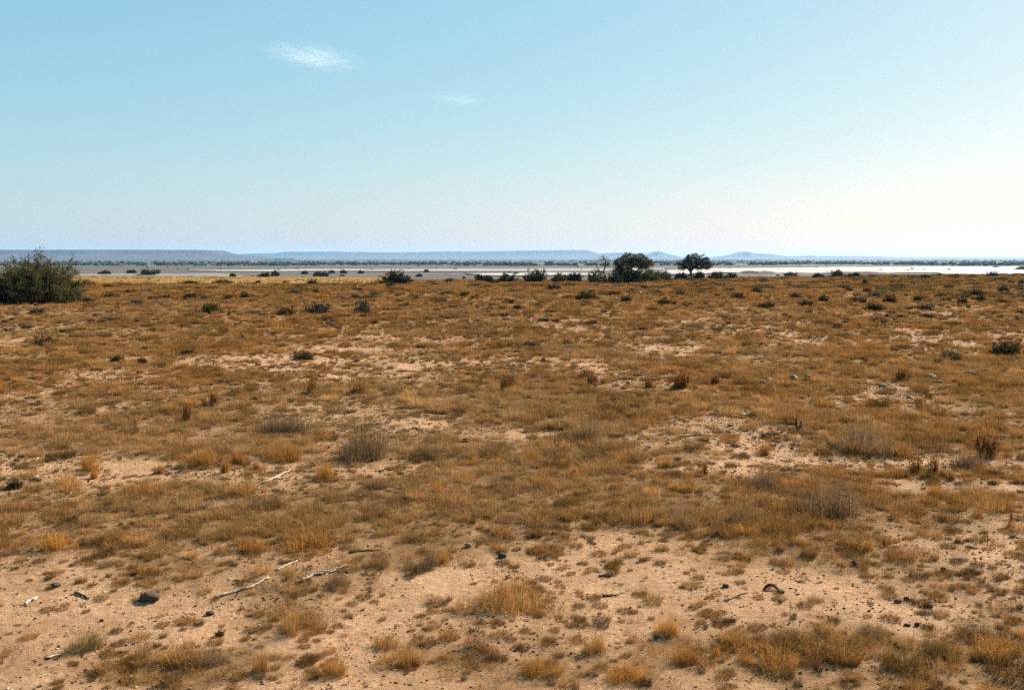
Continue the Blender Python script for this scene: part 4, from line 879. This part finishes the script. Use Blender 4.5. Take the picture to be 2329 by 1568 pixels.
def hook():
    P = PX(1752, 1340); q = P[1] / F; mb = MB()
    A = np.array([(-22, 2, -1), (-15, 3, 8), (-4, 4, 15), (6, 3, 15), (14, 0, 10), (22, -3, 4), (27, -5, -1)], float) * q * .74
    tt = np.linspace(0, 1, 7); t2 = np.linspace(0, 1, 22); A = np.stack([np.interp(t2, tt, A[:, j]) for j in range(3)], -1)
    tube(mb, A, q * np.interp(t2, [0, .3, .6, 1], [2.4, 4, 3.4, 1.8]), 8); o = link('curved_wood', mb.mesh('curved_wood', [M_DEADWOOD], True), loc=P)
    mb = MB(); tube(mb, A[13:] + np.array([1.0, -.4, 2.0]) * q, q * np.linspace(2.2, 1.3, 9), 6); link('painted_highlight', mb.mesh('painted_highlight', [M_BLEACH], True), o)  # pale strip along the arch's right side, a highlight put in as colour
    tag(o, 'dark arched piece of wood with a painted white highlight lying on the big bare patch', 'wood')
    P = PX(841, 1214); q = P[1] / F; mb = MB(); a = np.linspace(.2, 3.0, 12)
    tube(mb, np.stack([np.cos(a) * 12 * q, np.cos(a) * 2 * q, np.sin(a) * 9 * q], -1), 1.6 * q, 6)
    tag(link('bent_twig', mb.mesh('bent_twig', [M_BLEACH], True), loc=P), 'pale twig bent in a little arch left of centre', 'twig')
hook()

def stump():
    P = PX(1817, 982); q = P[1] / F; root = tag(link('tree_stump', None, loc=P), 'dark split tree stump standing in the bare patch', 'stump'); rng = np.random.default_rng(3)
    for nm, pts, rs, mat in (('splinter', [(-2, 0, -2), (-5, 0, 8), (-8, 1, 20), (-7, 0, 32)], [8, 6, 5, 1.5], M_DEADWOOD), ('splinter', [(3, 1, -2), (4, 0, 10), (5, 1, 22), (3, 0, 29)], [8, 6, 4.5, 1.2], M_TWIG), ('splinter', [(0, -2, -2), (0, -3, 6), (-2, -2, 16)], [8, 6, 2], M_DEADWOOD),
                              ('root', [(4, 0, 4), (13, -1, 2), (22, -2, -1)], [5, 4, 1.5], M_DEADWOOD), ('root', [(-4, 0, 4), (-12, -2, 2), (-19, -3, -1)], [5, 4, 1.5], M_DEADWOOD)):
        mb = MB(); A = np.array(pts, float) * q; tt = np.linspace(0, 1, len(A)); t2 = np.linspace(0, 1, 10); A2 = np.stack([np.interp(t2, tt, A[:, j]) for j in range(3)], -1) + rng.normal(0, .5 * q, (10, 3))
        tube(mb, A2, np.interp(t2, tt, np.array(rs) * q * .62) * rng.uniform(.85, 1.15, 10), 8); link(nm, mb.mesh(nm, [mat], True), root)
stump()

STONES = [(318, 1368, 46, 20, 'd', 'large dark rounded boulder at lower left'), (459, 1398, 20, 10, 'd', 'dark stone below right of the large boulder'), (101, 1337, 22, 10, 'd', 'dark stone left of the large boulder, above the white bone'), (205, 1412, 10, 6, 'd', 'small dark stone below left of the large boulder'),
          (1062, 1244, 16, 10, 'p', 'pale stone with black shadow left above the largest tussock'), (1141, 1268, 20, 11, 'd', 'dark lump right of the pale stone above the largest tussock'), (1153, 1316, 11, 9, 'p', 'whitish stone in the grass behind the largest tussock'),
          (1961, 1286, 14, 12, 'd', 'rusty dark stone in the middle of the big bare patch'), (2066, 1370, 22, 9, 'd', 'flat dark stone, larger of two close together on the bare patch'), (2084, 1364, 15, 8, 'd', 'dark stone, smaller of two close together on the bare patch'), (1790, 1348, 18, 7, 'd', 'flat dark stone just right of the arched wood'), (1662, 1335, 16, 8, 'd', 'dark stone left of the arched wood'), (1790, 1370, 10, 7, 'd', 'small dark stone below right of the arched wood'), (2112, 1424, 14, 9, 'd', 'dark stone at the lower right of the bare patch'), (2088, 1424, 18, 6, 'd', 'flat dark stone left beside another at the lower right'), (2168, 1298, 12, 10, 'd', 'dark pointed stone on the right of the bare patch'),
          (1708, 868, 14, 8, 'p', 'pale round stone, leftmost of the stone line'), (1809, 866, 18, 14, 'p', 'pale stone with dark hollow, tallest of the stone line'), (1841, 864, 16, 12, 'd', 'dark stone right of the tallest one in the stone line'), (1862, 860, 12, 6, 'p', 'pale flat stone at the right of the stone line'), (1778, 862, 9, 6, 'p', 'small pale stone left of the tallest one in the stone line'), (1735, 872, 22, 8, 'd', 'dark flat stone between pale ones in the stone line'),
          (2123, 862, 26, 12, 'p', 'broad pale stone at right with dark underside'), (2142, 871, 14, 7, 'p', 'small pale stone below the broad pale one'), (2211, 853, 26, 9, 'd', 'grey stone right of the broad pale one'), (2250, 847, 22, 9, 'p', 'white slab, farthest right of the stones'), (2012, 880, 18, 8, 'p', 'pale low stone below the rusty weed'), (2076, 906, 16, 7, 'p', 'pale stone alone in the grass at right'), (2050, 917, 14, 7, 'd', 'brown stone left below the lone pale one'), (1236, 823, 12, 8, 'd', 'blackish stone in the middle distance'), (1486, 866, 18, 7, 'd', 'dark grey stone among rusty weeds'), (1430, 874, 10, 7, 'd', 'small dark stone left of the rusty weeds')]
SM = [stone_mesh('stone', 700 + i, M_STONE, 14, 9, .7) for i in range(5)]; SPM = [stone_mesh('stone', 720 + i, M_PALESTONE, 14, 9, .7) for i in range(5)]
for i, (u, v, w, h, t, lab) in enumerate(STONES):
    P = PX(u, v); q = P[1] / F; rx = w * .5 * q; P[1] += rx * .4; P[0] = (u - 1164) / F * P[1]; P[2] = float(terrain(P[0], P[1])) - h * q * .08
    me = (SM if t == 'd' else SPM)[i % 5]
    zs = max(c.co.z for c in me.vertices)
    o = link('stone', me, loc=P); o.scale = (rx * 1.1, rx, h * q * 1.15 / zs); o.rotation_euler.z = R.uniform(-.4, .4)
    tag(o, lab, 'stone', 'stones lying on the plain')

# ------------------------------------------------------------------ clouds: thin wisps high up
def cloud(u, v, w, h, dist, dens, label, seed, tilt):
    d = ray(u, v); P = np.array([0, 0, CAM_H]) + d * dist; k = dist / F
    mb = MB(); n, m = 24, 12; th = np.arange(n) * 2 * math.pi / n; ph = np.linspace(-math.pi / 2, math.pi / 2, m)
    D = np.stack([np.cos(ph)[:, None] * np.cos(th), np.cos(ph)[:, None] * np.sin(th), np.repeat(np.sin(ph)[:, None], n, 1)], -1).reshape(-1, 3)
    i = np.arange(m - 1)[:, None] * n; j = np.arange(n)[None]; j2 = (j + 1) % n
    mb.add(D, np.stack([i + j, i + j2, i + n + j2, i + n + j], -1).reshape(-1, 4))
    mt, N, Lk = new_mat('cloud_vapour')
    out = N.new('ShaderNodeOutputMaterial'); pv = N.new('ShaderNodeVolumePrincipled'); pv.inputs['Color'].default_value = (1, 1, 1, 1); pv.inputs['Anisotropy'].default_value = .2
    tc = N.new('ShaderNodeTexCoord'); ln = N.new('ShaderNodeVectorMath'); ln.operation = 'LENGTH'; Lk.new(tc.outputs['Object'], ln.inputs[0])
    fo = N.new('ShaderNodeMapRange'); fo.interpolation_type = 'SMOOTHSTEP'; fo.inputs['From Min'].default_value = 1.0; fo.inputs['From Max'].default_value = .1
    Lk.new(ln.outputs['Value'], fo.inputs['Value'])
    mp = N.new('ShaderNodeMapping'); mp.inputs['Scale'].default_value = (1.5, 1, 1.9); mp.inputs['Location'].default_value = (seed, 0, 0); Lk.new(tc.outputs['Object'], mp.inputs['Vector'])
    no = N.new('ShaderNodeTexNoise'); no.inputs['Scale'].default_value = 2.0; no.inputs['Detail'].default_value = 8; no.inputs['Roughness'].default_value = .62; Lk.new(mp.outputs['Vector'], no.inputs['Vector'])
    nr = N.new('ShaderNodeMapRange'); nr.inputs['From Min'].default_value = .38; nr.inputs['From Max'].default_value = .68; Lk.new(no.outputs['Fac'], nr.inputs['Value'])
    mu = N.new('ShaderNodeMath'); mu.operation = 'MULTIPLY'; Lk.new(fo.outputs['Result'], mu.inputs[0]); Lk.new(nr.outputs['Result'], mu.inputs[1])
    m2 = N.new('ShaderNodeMath'); m2.operation = 'MULTIPLY'; m2.inputs[1].default_value = dens; Lk.new(mu.outputs[0], m2.inputs[0]); Lk.new(m2.outputs[0], pv.inputs['Density'])
    Lk.new(pv.outputs['Volume'], out.inputs['Volume'])
    o = link('cloud', mb.mesh('cloud', [mt], True), loc=P); o.scale = (w * .5 * k, w * .35 * k, h * .5 * k); o.rotation_euler.y = tilt
    tag(o, label, 'cloud')
cloud(712, 130, 290, 66, 6000, .0015, 'brighter white wisp of cloud at upper left', 3.0, rad(7))
cloud(1040, 226, 170, 36, 7000, .0008, 'faint thin wisp of cloud below right of the brighter one', 8.0, rad(3))

# ------------------------------------------------------------------ haze
mh, N, Lk = new_mat('haze'); out = N.new('ShaderNodeOutputMaterial'); pv = N.new('ShaderNodeVolumePrincipled')
pv.inputs['Color'].default_value = (.34, .58, .90, 1); pv.inputs['Density'].default_value = 5.6e-5; pv.inputs['Anisotropy'].default_value = .25
Lk.new(pv.outputs['Volume'], out.inputs['Volume'])
mb = MB(); V = np.array([(x, y, z) for x in (-13000, 13000) for y in (-300, 15500) for z in (-6.5, 93)], float)
mb.add(V, np.array([[0, 1, 3, 2], [4, 6, 7, 5], [0, 4, 5, 1], [2, 3, 7, 6], [0, 2, 6, 4], [1, 5, 7, 3]]))
tag(link('haze', mb.mesh('haze', [mh])), 'pale blue haze over the whole plain', 'haze', kind='stuff')

# ------------------------------------------------------------------ light
SUN_EL, SUN_AZ = rad(33), rad(47.3)          # azimuth from +Y (view direction) towards +X
sd = Vector((math.sin(SUN_AZ) * math.cos(SUN_EL), math.cos(SUN_AZ) * math.cos(SUN_EL), math.sin(SUN_EL)))
su = bpy.data.lights.new('sun', 'SUN'); su.energy = 5.0; su.angle = rad(.53); su.color = (1, .89, .74)
so = bpy.data.objects.new('sun', su); COL.objects.link(so); so.rotation_euler = (-sd).to_track_quat('-Z', 'Y').to_euler()
w = bpy.data.worlds.new('World'); sc.world = w; w.use_nodes = True; N = w.node_tree.nodes; Lk = w.node_tree.links; N.clear()
out = N.new('ShaderNodeOutputWorld'); bg = N.new('ShaderNodeBackground'); sky = N.new('ShaderNodeTexSky'); sky.sky_type = 'NISHITA'; sky.sun_disc = False
sky.sun_elevation = SUN_EL; sky.sun_rotation = SUN_AZ; sky.air_density = 1.207; sky.dust_density = .6; sky.ozone_density = 3.05; sky.altitude = 0
EXPO = 1.55; STR = .05; G = 2 ** EXPO
bg.inputs['Strength'].default_value = STR
tint = N.new('ShaderNodeVectorMath'); tint.operation = 'MULTIPLY_ADD'        # film response of the sky: cyan, little contrast
tint.inputs[1].default_value = [k * .1 / (G * STR) for k in (.98, .625, .36)]
tint.inputs[2].default_value = [c / (G * STR) for c in (.07, .367, .585)]
Lk.new(sky.outputs['Color'], tint.inputs[0]); Lk.new(tint.outputs[0], bg.inputs['Color']); Lk.new(bg.outputs[0], out.inputs['Surface'])

# ------------------------------------------------------------------ camera and render
cam = bpy.data.cameras.new('camera'); cam.lens = 35; cam.sensor_width = 36; cam.clip_start = .1; cam.clip_end = 40000
co = bpy.data.objects.new('camera', cam); COL.objects.link(co); co.location = (0, 0, CAM_H); co.rotation_euler = (math.pi / 2 - PITCH, 0, 0); sc.camera = co
sc.view_settings.view_transform = 'Standard'; sc.view_settings.look = 'None'; sc.view_settings.gamma = 1; sc.view_settings.exposure = EXPO
sc.cycles.use_denoising = False; sc.cycles.pixel_filter_type = 'BLACKMAN_HARRIS'; sc.cycles.filter_width = 1.5; sc.cycles.max_bounces = 6; sc.cycles.diffuse_bounces = 3; sc.cycles.transmission_bounces = 3; sc.cycles.volume_bounces = 1
